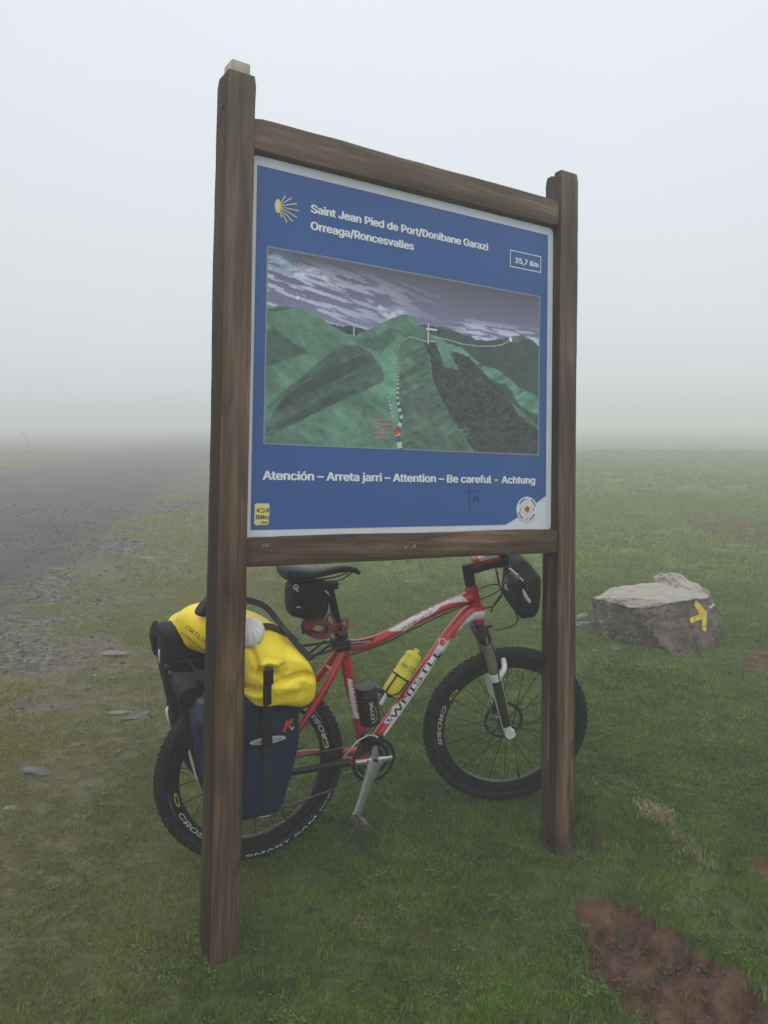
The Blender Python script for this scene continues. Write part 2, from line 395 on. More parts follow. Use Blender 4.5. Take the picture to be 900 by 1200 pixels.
def masks(X, Y):
    nn = fbm(X*1.3, Y*1.3, 4)-.5; n2 = fbm(X*6+40, Y*6, 3)-.5
    e1 = seg_poly_mask(X, Y, DIRT)+n2*.20+(fbm(X*22, Y*22, 2)-.5)*.09-.030
    dirt = np.clip(.5-e1/.012, 0, 1)
    for P, w_, am in ((DIRT2, .12, .2), (DIRT3, .04, .08), (DIRT4, .8, 1.5), (DIRT5, .12, .25)):
        dirt = np.maximum(dirt, np.clip(.5-(seg_poly_mask(X, Y, P)+n2*am)/w_, 0, 1)*(.6 if P is DIRT4 else .9))
    edge = -2.10-.156*Y + nn*.9 + n2*.5*np.clip(Y/8, .3, 1)
    road = np.clip((edge - X)/.35+.5, 0, 1)*np.clip((X-(edge-5.4))/.6+.5, 0, 1)
    verge = np.clip(1-(X-edge)/(1.15+Y*.05), 0, 1)*(X > edge)
    grav = np.clip(verge*1.5*np.clip((fbm(X*2.2+9, Y*2.2+3, 4)-.30)*3.4, 0, 1), 0, 1)
    # thin worn patches on the left
    worn = np.clip((fbm(X*1.9+70, Y*1.9+20, 4)-.46)*5, 0, 1)*np.clip((-X-.55)/1.0, 0, 1)
    dry = np.clip((-X-.1)/1.2, 0, 1)*.75 + np.clip((fbm(X*1.1+3, Y*1.1+8, 3)-.52)*3, 0, .35)
    straw = np.clip(.5-(seg_poly_mask(X, Y, STRAW)+n2*.1)/.03, 0, 1)
    return dirt, road, grav, worn, np.clip(dry, 0, 1), straw, e1
def ground_z(X, Y, mk=None):
    X = np.asarray(X, float); Y = np.asarray(Y, float)
    z = plane_z(X, Y)
    dirt, road, grav, worn, dry, straw, e1 = mk if mk else masks(X, Y)
    far = np.clip((Y-8)/30, 0, 1)
    z = z + (fbm(X*.9, Y*.9, 3)-.5)*.05*(1+far*4) + (fbm(X*5, Y*5, 3)-.5)*.022*(1-.7*road)
    z = z + .085*np.exp(-((X-MOUND[0]-.08)**2/.05+(Y-MOUND[1]-.10)**2/.06))
    # a low bank running to the right of the post
    bk_ = Y-(2.95+.10*(X-.7)); z = z + .05*np.exp(-(bk_/.28)**2)*np.clip((X-.6)/.3, 0, 1)
    z = z - .10*np.clip(-e1/.07+.1, 0, 1)**.8
    z = z + (.11*(fbm(X*7, Y*7, 4)-.5)+.07*(fbm(X*26, Y*26, 3)-.5))*np.clip(-e1/.08, 0, 1)
    z = z - .04*road - .008*grav
    # flat where wheels and posts stand
    for (cx_, cy_, dz, sg_) in ((PL_P[0]+.05, PL_P[1]+.02, -.028, .05), (-.4503, 2.9658, -.012, .05), (.49, 3.39, -.012, .05), (PB[0]+.02, PB[1]-.02, .285-plane_z(PB[0], PB[1]), .035)):
        w_ = np.exp(-(((X-cx_)**2+(Y-cy_)**2)/sg_)**1.5); z = z*(1-w_)+(plane_z(X, Y)+dz)*w_
    return z
def gz(x, y): return float(ground_z(np.array([x]), np.array([y]))[0])

def axis_pts(lo, flo, fhi, hi, st, g=1.07, gmax=4.):
    a = list(np.arange(flo, fhi+1e-6, st)); s = st
    while a[-1] < hi: s = min(s*g, gmax); a.append(a[-1]+s)
    s = st
    while a[0] > lo: s = min(s*g, gmax); a.insert(0, a[0]-s)
    return np.array(a)
gx = axis_pts(-220, -3.2, 2.8, 220, .028); gy = axis_pts(-8, 1.9, 7.0, 300, .028, g=1.045)
GX, GY = np.meshgrid(gx, gy)
mk = masks(GX, GY); GZ = ground_z(GX, GY, mk)
me = bpy.data.meshes.new("ground"); nxg, nyg = len(gx), len(gy)
me.vertices.add(nxg*nyg); me.vertices.foreach_set('co', np.stack([GX, GY, GZ], -1).ravel())
idx = np.arange(nxg*nyg).reshape(nyg, nxg)
quads = np.stack([idx[:-1, :-1], idx[:-1, 1:], idx[1:, 1:], idx[1:, :-1]], -1).reshape(-1, 4)
me.loops.add(quads.size); me.loops.foreach_set('vertex_index', quads.ravel())
me.polygons.add(len(quads)); me.polygons.foreach_set('loop_start', np.arange(len(quads))*4)
me.polygons.foreach_set('use_smooth', np.ones(len(quads), bool)); me.update(calc_edges=True)
for nm, arr in zip(("dirt", "road", "gravelly", "worn", "dry"), mk[:5]):
    at = me.attributes.new(nm, 'FLOAT', 'POINT'); at.data.foreach_set('value', arr.ravel().astype(np.float32))
def ground_mat():
    m, nt, b = new_mat("turf_soil_and_gravel"); L = nt.links.new
    geo = N(nt, "ShaderNodeNewGeometry")
    def noi(scale, det=6, ro=.6):
        n = N(nt, "ShaderNodeTexNoise"); n.inputs['Scale'].default_value = scale; n.inputs['Detail'].default_value = det; n.inputs['Roughness'].default_value = ro
        L(geo.outputs['Position'], n.inputs['Vector']); return n.outputs[0]
    def ramp2(f, a, b_, p0=.3, p1=.7):
        r = N(nt, "ShaderNodeValToRGB"); r.color_ramp.elements[0].position = p0; r.color_ramp.elements[1].position = p1
        r.color_ramp.elements[0].color = (*a, 1); r.color_ramp.elements[1].color = (*b_, 1); L(f, r.inputs[0]); return r.outputs[0]
    def att(n): a = N(nt, "ShaderNodeAttribute"); a.attribute_name = n; return a.outputs['Fac']
    def mixc(f, a, b_):
        q = N(nt, "ShaderNodeMix", data_type='RGBA'); L(f, q.inputs[0]); L(a, q.inputs[6]); L(b_, q.inputs[7]); return q.outputs[2]
    green = ramp2(noi(9), (.032, .062, .008), (.115, .165, .028)); fine = ramp2(noi(120, 4), (.014, .028, .004), (.095, .130, .026))
    q = N(nt, "ShaderNodeMix", data_type='RGBA'); q.inputs[0].default_value = .5; L(green, q.inputs[6]); L(fine, q.inputs[7]); turf = q.outputs[2]
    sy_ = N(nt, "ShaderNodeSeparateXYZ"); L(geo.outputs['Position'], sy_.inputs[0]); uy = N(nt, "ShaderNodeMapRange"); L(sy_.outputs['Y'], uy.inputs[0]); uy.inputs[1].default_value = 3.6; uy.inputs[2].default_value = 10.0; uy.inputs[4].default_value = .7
    pale = N(nt, "ShaderNodeRGB"); pale.outputs[0].default_value = (.185, .230, .062, 1); turf = mixc(uy.outputs[0], turf, pale.outputs[0])  # turf painted paler up the slope, standing in for fog and grazing light
    dryc = ramp2(noi(40), (.062, .056, .028), (.165, .148, .080)); turf = mixc(att('dry'), turf, dryc)
    wornc = ramp2(noi(60, 8, .75), (.060, .050, .030), (.205, .175, .112)); turf = mixc(att('worn'), turf, wornc)
    vor = N(nt, "ShaderNodeTexVoronoi"); vor.inputs['Scale'].default_value = 28; L(geo.outputs['Position'], vor.inputs['Vector'])
    hsv = N(nt, "ShaderNodeSeparateColor"); L(vor.outputs['Color'], hsv.inputs[0])
    gravc = ramp2(hsv.outputs[0], (.045, .042, .036), (.175, .160, .132), .1, .95); c = mixc(att('gravelly'), turf, gravc)
    asphalt = ramp2(noi(150, 8, .8), (.022, .021, .020), (.085, .080, .074), .3, .7)
    asb = ramp2(noi(1.1, 9, .7), (.45, .44, .43), (1.35, 1.32, 1.28), .35, .62)
    mu = N(nt, "ShaderNodeVectorMath", operation='MULTIPLY'); L(asphalt, mu.inputs[0]); L(asb, mu.inputs[1])
    c = mixc(att('road'), c, mu.outputs[0])
    soil = ramp2(noi(9, 12, .72), (.026, .012, .006), (.185, .100, .062), .38, .66); dn = N(nt, "ShaderNodeMath", operation='MULTIPLY_ADD'); L(noi(55, 5, .7), dn.inputs[0]); dn.inputs[1].default_value = 1.0; L(att('dirt'), dn.inputs[2])
    dm = N(nt, "ShaderNodeMapRange"); L(dn.outputs[0], dm.inputs[0]); dm.inputs[1].default_value = .92; dm.inputs[2].default_value = 1.06; c = mixc(dm.outputs[0], c, soil)
    L(c, b.inputs['Base Color']); b.inputs['Specular IOR Level'].default_value = .25
    mr = N(nt, "ShaderNodeMapRange"); L(att('road'), mr.inputs[0]); mr.inputs[3].default_value = .9; mr.inputs[4].default_value = .75; L(mr.outputs[0], b.inputs['Roughness'])
    bp_ = N(nt, "ShaderNodeBump"); bp_.inputs['Strength'].default_value = .8; bp_.inputs['Distance'].default_value = .012; L(noi(70, 8, .7), bp_.inputs['Height'])
    L(bp_.outputs[0], b.inputs['Normal']); return m
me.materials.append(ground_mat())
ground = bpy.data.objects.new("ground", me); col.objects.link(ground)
tag(ground, "green hillside turf with bare reddish soil patches and a gravel track along the left", None, None, "structure")

# ------------------------------------------------------------------ grass, gravel (instanced stuff)
def grass_mat(name, c0, c1, cd):
    m, nt, b = new_mat(name); L = nt.links.new
    geo = N(nt, "ShaderNodeNewGeometry"); oi = N(nt, "ShaderNodeObjectInfo")
    n = N(nt, "ShaderNodeTexNoise"); n.inputs['Scale'].default_value = 2.3; n.inputs['Detail'].default_value = 6; n.inputs['Roughness'].default_value = .65; L(geo.outputs['Position'], n.inputs['Vector'])
    ad = N(nt, "ShaderNodeMath", operation='MULTIPLY_ADD'); L(oi.outputs['Random'], ad.inputs[0]); ad.inputs[1].default_value = .45; L(n.outputs[0], ad.inputs[2])
    mr = N(nt, "ShaderNodeMapRange"); mr.inputs[1].default_value = .42; mr.inputs[2].default_value = 1.0; L(ad.outputs[0], mr.inputs[0])
    q = N(nt, "ShaderNodeMix", data_type='RGBA'); L(mr.outputs[0], q.inputs[0]); q.inputs[6].default_value = (*c0, 1); q.inputs[7].default_value = (*c1, 1)
    # drier, yellower turf toward the track on the left
    sp = N(nt, "ShaderNodeSeparateXYZ"); L(geo.outputs['Position'], sp.inputs[0])
    n2 = N(nt, "ShaderNodeTexNoise"); n2.inputs['Scale'].default_value = 1.6; n2.inputs['Detail'].default_value = 5; L(geo.outputs['Position'], n2.inputs['Vector'])
    a2 = N(nt, "ShaderNodeMath", operation='MULTIPLY_ADD'); L(n2.outputs[0], a2.inputs[0]); a2.inputs[1].default_value = 3.0; L(sp.outputs['X'], a2.inputs[2])
    r2 = N(nt, "ShaderNodeMapRange"); L(a2.outputs[0], r2.inputs[0]); r2.inputs[1].default_value = 1.35; r2.inputs[2].default_value = -.6; r2.inputs[3].default_value = .06; r2.inputs[4].default_value = .8
    q2 = N(nt, "ShaderNodeMix", data_type='RGBA'); L(r2.outputs[0], q2.inputs[0]); L(q.outputs[2], q2.inputs[6]); q2.inputs[7].default_value = (*cd, 1)
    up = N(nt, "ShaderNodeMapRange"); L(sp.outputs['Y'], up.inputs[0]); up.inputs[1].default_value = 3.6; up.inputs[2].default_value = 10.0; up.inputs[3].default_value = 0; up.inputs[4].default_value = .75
    q3 = N(nt, "ShaderNodeMix", data_type='RGBA'); L(up.outputs[0], q3.inputs[0]); L(q2.outputs[2], q3.inputs[6]); q3.inputs[7].default_value = (.205, .265, .060, 1); q2 = q3  # farther blades coloured paler to imitate fog and light through the tips
    br = N(nt, "ShaderNodeMapRange"); L(geo.outputs['Random Per Island'], br.inputs[0]); br.inputs[3].default_value = .45; br.inputs[4].default_value = 1.6
    sv = N(nt, "ShaderNodeVectorMath", operation='SCALE'); L(q2.outputs[2], sv.inputs[0]); L(br.outputs[0], sv.inputs['Scale'])
    L(sv.outputs[0], b.inputs['Base Color']); b.inputs['Roughness'].default_value = .6; b.inputs['Specular IOR Level'].default_value = .3
    return m
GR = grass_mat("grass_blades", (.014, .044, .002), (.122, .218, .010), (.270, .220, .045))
GRDRY = mat("straw_blades", (.36, .30, .15), .7, var=.3, scale=40)
GRDARK = mat("tussock_blades", (.085, .090, .040), .7, var=.45, scale=25)
def clump_mesh(name, nb, rad, h, wd, seed, m, lean=.6):
    rd = random.Random(seed); V = []; F = []
    for i in range(nb):
        a = rd.random()*6.283; r = rad*math.sqrt(rd.random()); x, y = r*math.cos(a), r*math.sin(a)
        hh = h*rd.uniform(.45, 1.15); la = rd.random()*6.283; ll = lean*hh*rd.uniform(.2, 1.2); ta = rd.random()*3.14
        wx, wy = math.cos(ta)*wd*.5, math.sin(ta)*wd*.5; n = len(V)
        mx_, my_ = x+math.cos(la)*ll*.35, y+math.sin(la)*ll*.35
        V += [(x-wx, y-wy, -.012), (x+wx, y+wy, -.012), (mx_-wx*.8, my_-wy*.8, hh*.6), (mx_+wx*.8, my_+wy*.8, hh*.6), (x+math.cos(la)*ll, y+math.sin(la)*ll, hh)]
        F += [(n, n+1, n+3, n+2), (n+2, n+3, n+4)]
    me = bpy.data.meshes.new(name); me.from_pydata(V, [], F); me.materials.append(m); me.update()
    return bpy.data.objects.new(name, me)
def stone_mesh(name, seed, m, sub=2, flat=.55):
    rd = random.Random(seed); bm = bmesh.new(); bmesh.ops.create_icosphere(bm, subdivisions=sub, radius=.5)
    sx, sy = rd.uniform(.8, 1.2), rd.uniform(.6, .9); o = Vector((seed*3.1, seed*1.7, 0))
    for v in bm.verts:
        k = 1+.45*noise.noise(v.co*2.0+o)+.15*noise.noise(v.co*6+o)
        v.co = Vector((v.co.x*sx*k, v.co.y*sy*k, max(-.25, min(.36, v.co.z*k*1.1))*flat*1.4))
    me = bpy.data.meshes.new(name); bm.to_mesh(me); bm.free(); me.materials.append(m)
    return bpy.data.objects.new(name, me)
def scatter(name, protos, P, rotz, scl, label):
    c = bpy.data.collections.new(name + "_pieces")
    for o in protos: c.objects.link(o)
    me = bpy.data.meshes.new(name); me.vertices.add(len(P)); me.vertices.foreach_set('co', np.asarray(P, float).ravel()); me.update()
    a = me.attributes.new("turn", 'FLOAT', 'POINT'); a.data.foreach_set('value', np.asarray(rotz, np.float32))
    a = me.attributes.new("size", 'FLOAT', 'POINT'); a.data.foreach_set('value', np.asarray(scl, np.float32))
    ng = bpy.data.node_groups.new(name+"_scatter", 'GeometryNodeTree')
    ng.interface.new_socket("Geometry", in_out='INPUT', socket_type='NodeSocketGeometry'); ng.interface.new_socket("Geometry", in_out='OUTPUT', socket_type='NodeSocketGeometry')
    i_ = ng.nodes.new("NodeGroupInput"); o_ = ng.nodes.new("NodeGroupOutput"); ins = ng.nodes.new("GeometryNodeInstanceOnPoints")
    ci = ng.nodes.new("GeometryNodeCollectionInfo"); ci.inputs['Collection'].default_value = c; ci.inputs['Separate Children'].default_value = True; ci.inputs['Reset Children'].default_value = True
    ins.inputs['Pick Instance'].default_value = True
    at = ng.nodes.new("GeometryNodeInputNamedAttribute"); at.data_type = 'FLOAT'; at.inputs['Name'].default_value = "turn"
    at2 = ng.nodes.new("GeometryNodeInputNamedAttribute"); at2.data_type = 'FLOAT'; at2.inputs['Name'].default_value = "size"
    cx3 = ng.nodes.new("ShaderNodeCombineXYZ"); cx3.inputs[0].default_value = R_(7.9); l = ng.links.new
    l(at.outputs[0], cx3.inputs[2]); l(i_.outputs[0], ins.inputs['Points']); l(ci.outputs[0], ins.inputs['Instance'])
    l(cx3.outputs[0], ins.inputs['Rotation']); l(at2.outputs[0], ins.inputs['Scale']); l(ins.outputs[0], o_.inputs[0])
    o = bpy.data.objects.new(name, me); col.objects.link(o); md = o.modifiers.new("scatter", 'NODES'); md.node_group = ng
    tag(o, label, None, None, "stuff"); return o

def cand(n, y0, y1):
    """points spread evenly over the part of the slope around the view"""
    k = rng.random(n); Y = np.sqrt(y0*y0+(y1*y1-y0*y0)*k); X = (rng.random(n)*2-1)*(Y*.78+1.2)
    return X, Y
def keep(X, Y, low=0.0):
    mk_ = masks(X, Y); dirt, road, grav, worn, dry, straw, e1 = mk_
    p = (1-dirt*1.1)*(1-road*1.2)*(1-.85*grav)*(1-.72*worn)
    k = rng.random(len(X)) < np.clip(np.maximum(p, .07*(dirt > .3)), low, 1); return X[k], Y[k], tuple(a[k] for a in mk_)
PX, PY, PZ, SC = [], [], [], []
for (n, y0, y1, s0) in ((37000, 1.5, 4.2, .78), (34000, 4.2, 8.0, 1.15), (25000, 8.0, 17.0, 2.1), (20000, 17.0, 45.0, 4.2)):
    X, Y = cand(n, y0, y1); X, Y, m_ = keep(X, Y); z = ground_z(X, Y, m_)
    PX.append(X); PY.append(Y); PZ.append(z)
    SC.append(s0*rng.uniform(.65, 1.25, len(X))*(1-.35*m_[4])*(.75+.6*fbm(X*3, Y*3, 3)))
for (bx_, by_, n_, r0_, r1_) in ((PL_P[0]+.02, PL_P[1]+.05, 90, .06, .16), (PB[0]+.02, PB[1]+.05, 90, .06, .15), (-.4503, 2.966, 40, .0, .10), (.49, 3.39, 40, .0, .10)):
    a_ = rng.random(n_)*6.283; r__ = rng.uniform(r0_, r1_, n_); X = bx_+np.cos(a_)*r__; Y = by_+np.sin(a_)*r__
    PX.append(X); PY.append(Y); PZ.append(ground_z(X, Y)); SC.append(rng.uniform(.7, 1.25, n_))
X = np.concatenate(PX); Y = np.concatenate(PY); Z = np.concatenate(PZ); SC = np.concatenate(SC)
def clover_mesh(seed):
    rd = random.Random(seed); V = []; F = []
    for i in range(16):
        a = rd.random()*6.283; r = .045*math.sqrt(rd.random()); x, y, z = r*math.cos(a), r*math.sin(a), rd.uniform(.006, .018); w_ = rd.uniform(.003, .006); n = len(V); t = rd.uniform(-.5, .5)
        V += [(x+w_*math.cos(k*1.2566), y+w_*math.sin(k*1.2566), z+w_*t*math.cos(k*1.2566)) for k in range(5)]; F.append((n, n+1, n+2, n+3, n+4))
    for i in range(18):
        a = rd.random()*6.283; r = .045*math.sqrt(rd.random()); x, y = r*math.cos(a), r*math.sin(a); h = rd.uniform(.008, .02); n = len(V); V += [(x-.001, y, -.01), (x+.001, y, -.01), (x+rd.uniform(-.01, .01), y+rd.uniform(-.01, .01), h)]; F.append((n, n+1, n+2))
    me = bpy.data.meshes.new("grass_clump"); me.from_pydata(V, [], F); me.materials.append(GR2); me.update(); return bpy.data.objects.new("grass_clump", me)
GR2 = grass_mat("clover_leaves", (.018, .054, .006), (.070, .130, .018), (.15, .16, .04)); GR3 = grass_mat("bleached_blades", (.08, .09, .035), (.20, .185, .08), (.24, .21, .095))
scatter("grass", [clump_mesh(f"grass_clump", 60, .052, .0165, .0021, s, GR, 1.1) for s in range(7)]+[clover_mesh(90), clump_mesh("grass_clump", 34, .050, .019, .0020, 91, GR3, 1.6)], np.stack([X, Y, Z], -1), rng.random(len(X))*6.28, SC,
        "short cropped green turf covering the hillside")
# gravel
STONE_M = [mat("stone_grey", (.135, .125, .108), .7, var=.5, scale=5, bump=.6, bscale=20), mat("stone_pale", (.24, .22, .185), .75, var=.4, scale=5, bump=.6, bscale=20), mat("stone_dark", (.065, .060, .052), .8, var=.5, scale=5, bump=.6, bscale=20)]
X, Y = cand(85000, 3.2, 16); mk_ = masks(X, Y)
p = mk_[2]*.50 + mk_[1]*.14*np.clip((fbm(X*3, Y*3, 3)-.3)*2, 0, 1) + mk_[3]*.16 + .005+.03*np.clip((-X-.6)/1.5, 0, 1)
k = rng.random(len(X)) < p; X, Y = X[k], Y[k]; m_ = tuple(a[k] for a in mk_)
scatter("gravel", [stone_mesh("gravel_stone", s, STONE_M[s % 3], 1) for s in range(6)], np.stack([X, Y, ground_z(X, Y, m_)+.002], -1), rng.random(len(X))*6.28,
        .010+.036*rng.random(len(X))**3+.004*np.clip(Y-5, 0, 8)*.6, "loose grey gravel strewn along the edge of the track")
# soil crumbs in the bare hollow
bx = [p[0] for p in DIRT]; by = [p[1] for p in DIRT]
X = rng.uniform(min(bx), max(bx), 5000); Y = rng.uniform(min(by), max(by), 5000); m_ = masks(X, Y); k = (m_[0] > .6) & (rng.random(5000) < .55); X, Y = X[k], Y[k]
SOILM = mat("soil_crumb", (.15, .075, .048), .95, var=.5, scale=6, bump=.6)
scatter("soil_crumbs", [stone_mesh("soil_crumb_piece", s+20, SOILM, 1, .8) for s in range(4)], np.stack([X, Y, ground_z(X, Y)+.001], -1), rng.random(len(X))*6.28,
        .003+.016*rng.random(len(X))**5, "reddish brown crumbs of soil in the bare hollow at lower right")
# dead straw lying on the turf
X = rng.uniform(min(p[0] for p in STRAW)-.1, max(p[0] for p in STRAW)+.1, 2500); Y = rng.uniform(min(p[1] for p in STRAW)-.1, max(p[1] for p in STRAW)+.1, 2500)
m_ = masks(X, Y); k = (m_[5] > .3) & (rng.random(2500) < .22); X, Y = X[k], Y[k]
scatter("dead_grass", [clump_mesh("dead_grass_clump", 14, .04, .028, .0022, 60+s, GRDRY, 1.6) for s in range(3)], np.stack([X, Y, ground_z(X, Y)], -1), rng.random(len(X))*6.28,
        rng.uniform(.6, 1.1, len(X)), "pale dead grass lying on the bank right of the sign")

# tussock beside the right post (counted plants)
def tussock(px, py, s, label):
    x, y = gp(px, py); o = clump_mesh("grass_tussock", 230, .12*s, .060*s, .0028, int(px), GRDARK, .9); col.objects.link(o)
    o.location = (x, y, gz(x, y)); tag(o, label, "tussock", "dark tussocks by the right post")
tussock(690, 1000, 1.0, "dark brown-green tussock right against the foot of the right sign post")
tussock(716, 992, .75, "smaller dark tussock on the turf bank, further right of the right post")

# large single stones
def stone_thing(px, py, wpx, flat, m, seed, label, dep=.7, grp=None):
    x, y = gp(px, py); o = stone_mesh("stone", seed, m, 3, flat); col.objects.link(o)
    s = wpx/FPX*y; o.scale = (s, s*dep/.7, s*.6); o.rotation_euler = (R_(7), 0, seed*.7)
    o.location = (x, y, gz(x, y)-s*.02); tag(o, label, "stone", grp)
SG = "flat stones by the track"
FS = mat("stone_flat_wet", (.10, .097, .09), .75, var=.35, scale=4, bump=.6, bscale=15)
FP = mat("stone_flat_pale", (.19, .18, .16), .9, var=.35, scale=4, bump=.6, bscale=15)
stone_thing(47, 902, 46, .25, FS, 3, "flat wet grey stone sunk in worn turf at the far left", grp=SG)
stone_thing(137, 764, 40, .25, FP, 4, "long pale flat stone in the turf just left of the black pannier", grp=SG)
stone_thing(140, 833, 26, .35, FP, 5, "pale stone left of the rear tyre, with a darker one touching it on its right", grp=SG)
stone_thing(160, 837, 34, .3, FS, 8, "dark grey stone just left of the rear tyre, touching a pale one", grp=SG)
stone_thing(70, 668, 20, .4, FP, 6, "pale stone at the edge of the gravel track, upper left", grp=SG)
stone_thing(172, 655, 20, .4, FP, 9, "grey stone on the gravel verge left of the sign, furthest away", grp=SG)
stone_thing(12, 945, 17, .4, FP, 12, "small pale stone on bare soil at the left edge", grp=SG)
stone_thing(77, 857, 12, .4, FP, 13, "small whitish stone in the turf above the flat wet grey stone", grp=SG)
stone_thing(686, 733, 46, .4, FP, 14, "low pale rock lying at the left foot of the boulder", .5, "rocks around the boulder")
stone_thing(683, 724, 24, .6, FP, 15, "small rock half hidden by the right post, left of the boulder", .7, "rocks around the boulder")
stone_thing(720, 762, 20, .5, FS, 16, "mossy stone in the turf below the boulder's left end", .7, "rocks around the boulder")
stone_thing(697, 764, 7, .6, mat("pebble_white", (.6, .6, .57), .6), 17, "tiny white pebble between boulder and right post")
stone_thing(876, 736, 5, .6, mat("pebble_white_far", (.62, .62, .6), .6), 18, "tiny white pebble on the turf right of the boulder")
x_, y_ = gp(722, 1146)
o = stone_mesh("stone", 31, mat("stone_buff", (.28, .21, .15), .8, var=.3, scale=6, bump=.6, bscale=15), 3, .5); col.objects.link(o)
o.scale = (.075, .03, .035); o.location = (x_, y_, gz(x_, y_)+.012); o.rotation_euler = (R_(8), 0, R_(-50)); tag(o, "narrow buff stone at the edge of the bare soil hollow, lower right", "stone")

# ------------------------------------------------------------------ boulder with painted arrow
def rock_mat():
    m, nt, b = new_mat("boulder_limestone"); L = nt.links.new; geo = N(nt, "ShaderNodeNewGeometry")
    n = N(nt, "ShaderNodeTexNoise"); n.inputs['Scale'].default_value = 7; n.inputs['Detail'].default_value = 10; n.inputs['Roughness'].default_value = .7; L(geo.outputs['Position'], n.inputs['Vector'])
    r = N(nt, "ShaderNodeValToRGB"); e_ = r.color_ramp.elements; e_[0].position = .32; e_[0].color = (.045, .042, .034, 1); e_[1].position = .70; e_[1].color = (.27, .215, .17, 1); x = e_.new(.5); x.color = (.125, .100, .080, 1)
    L(n.outputs[0], r.inputs[0])
    # paler colour, broken up by noise, on faces that look up
    sp = N(nt, "ShaderNodeSeparateXYZ"); L(geo.outputs['Normal'], sp.inputs[0])
    n2 = N(nt, "ShaderNodeTexNoise"); n2.inputs['Scale'].default_value = 18; n2.inputs['Detail'].default_value = 8; L(geo.outputs['Position'], n2.inputs['Vector'])
    ad = N(nt, "ShaderNodeMath", operation='MULTIPLY_ADD'); L(n2.outputs[0], ad.inputs[0]); ad.inputs[1].default_value = .5; L(sp.outputs['Z'], ad.inputs[2])
    mr = N(nt, "ShaderNodeMapRange"); mr.inputs[1].default_value = .90; mr.inputs[2].default_value = 1.28; mr.inputs[4].default_value = .9; L(ad.outputs[0], mr.inputs[0])
    q = N(nt, "ShaderNodeMix", data_type='RGBA'); L(mr.outputs[0], q.inputs[0]); L(r.outputs[0], q.inputs[6]); q.inputs[7].default_value = (.40, .38, .32, 1)
    L(q.outputs[2], b.inputs['Base Color']); b.inputs['Roughness'].default_value = .85
    bp_ = N(nt, "ShaderNodeBump"); bp_.inputs['Strength'].default_value = .9; bp_.inputs['Distance'].default_value = .02; L(n.outputs[0], bp_.inputs['Height']); L(bp_.outputs[0], b.inputs['Normal'])
    return m
def hull_rock(pts, seed, cuts=3, amp=.03):
    bm = bmesh.new()
    for p in pts: bm.verts.new(p)
    r = bmesh.ops.convex_hull(bm, input=bm.verts[:])
    bmesh.ops.delete(bm, geom=[g for g in r['geom_interior'] if isinstance(g, bmesh.types.BMVert)], context='VERTS')
    for k in range(cuts):
        bmesh.ops.subdivide_edges(bm, edges=[e for e in bm.edges if e.calc_length() > .022], cuts=1, smooth=0, use_grid_fill=True)
        bmesh.ops.triangulate(bm, faces=bm.faces[:])
    bm.normal_update(); o = Vector((seed, seed*.5, 0)); nv = {v: v.normal.copy() for v in bm.verts}
    for v in bm.verts:
        p = v.co; a = noise.fractal(p*4+o, .8, 2.2, 6); rg = abs(noise.noise(Vector((p.x*5, p.y*5, p.z*1.6))+o))*1.6
        up = max(0, nv[v].z); st_ = ((p.z*13+.5*noise.noise(p*5+o)) % 1.0); crk = abs(noise.noise(Vector((p.x*14+o.x, p.y*14, p.z*5)))); v.co = p + nv[v]*(amp*a - amp*1.1*rg*(1-up*.8) - amp*.22*(st_ > .72)*(1-up) - amp*.9*max(0, .06-crk)/.06*(1-up)**2 + amp*.25*(1-.6*up)*noise.noise(p*45+o))
    return bm
RP = [(692, 699, 5.95), (718, 700, 5.8), (737, 712, 5.62), (750, 713, 5.58), (775, 709, 5.55), (806, 703, 5.5), (750, 684, 6.35), (716, 690, 6.2), (770, 684, 6.5), (800, 682, 6.5),
      (832, 696, 6.0), (829, 701, 5.72), (845, 716, 5.85), (847, 742, 5.9), (840, 776, 5.8), (692, 745, 6.05), (703, 752, 5.95), (735, 764, 5.75), (765, 772, 5.6), (798, 782, 5.42), (826, 784, 5.5),
      (700, 740, 6.6), (830, 740, 6.6), (725, 725, 5.75)]
bm = hull_rock([Vector(at_depth(*p)) for p in RP], 3.3, 5, .017)
RP2 = [(755, 690, 6.5), (765, 677, 6.5), (782, 671, 6.45), (797, 673, 6.4), (815, 681, 6.25), (834, 698, 6.0), (840, 712, 6.0), (775, 690, 6.25), (800, 690, 6.15), (825, 703, 5.85), (780, 700, 6.7), (830, 715, 6.5), (760, 705, 6.5)]
bm2 = hull_rock([Vector(at_depth(*p)) for p in RP2], 9.1, 4, .028)
bc = gp(770, 755); base = Vector((bc[0], bc[1]+.3, gz(bc[0], bc[1]+.3)))
g = G(off=base); g.bm(bm); g.bm(bm2)
boulder = g.done("boulder", rock_mat(), None, True, 22); boulder.location = base
tag(boulder, "big pale-topped grey boulder on the turf with a yellow arrow painted on it", "boulder")
bvh = BVHTree.FromPolygons([v+base for v in g.V], [f for f in g.F])
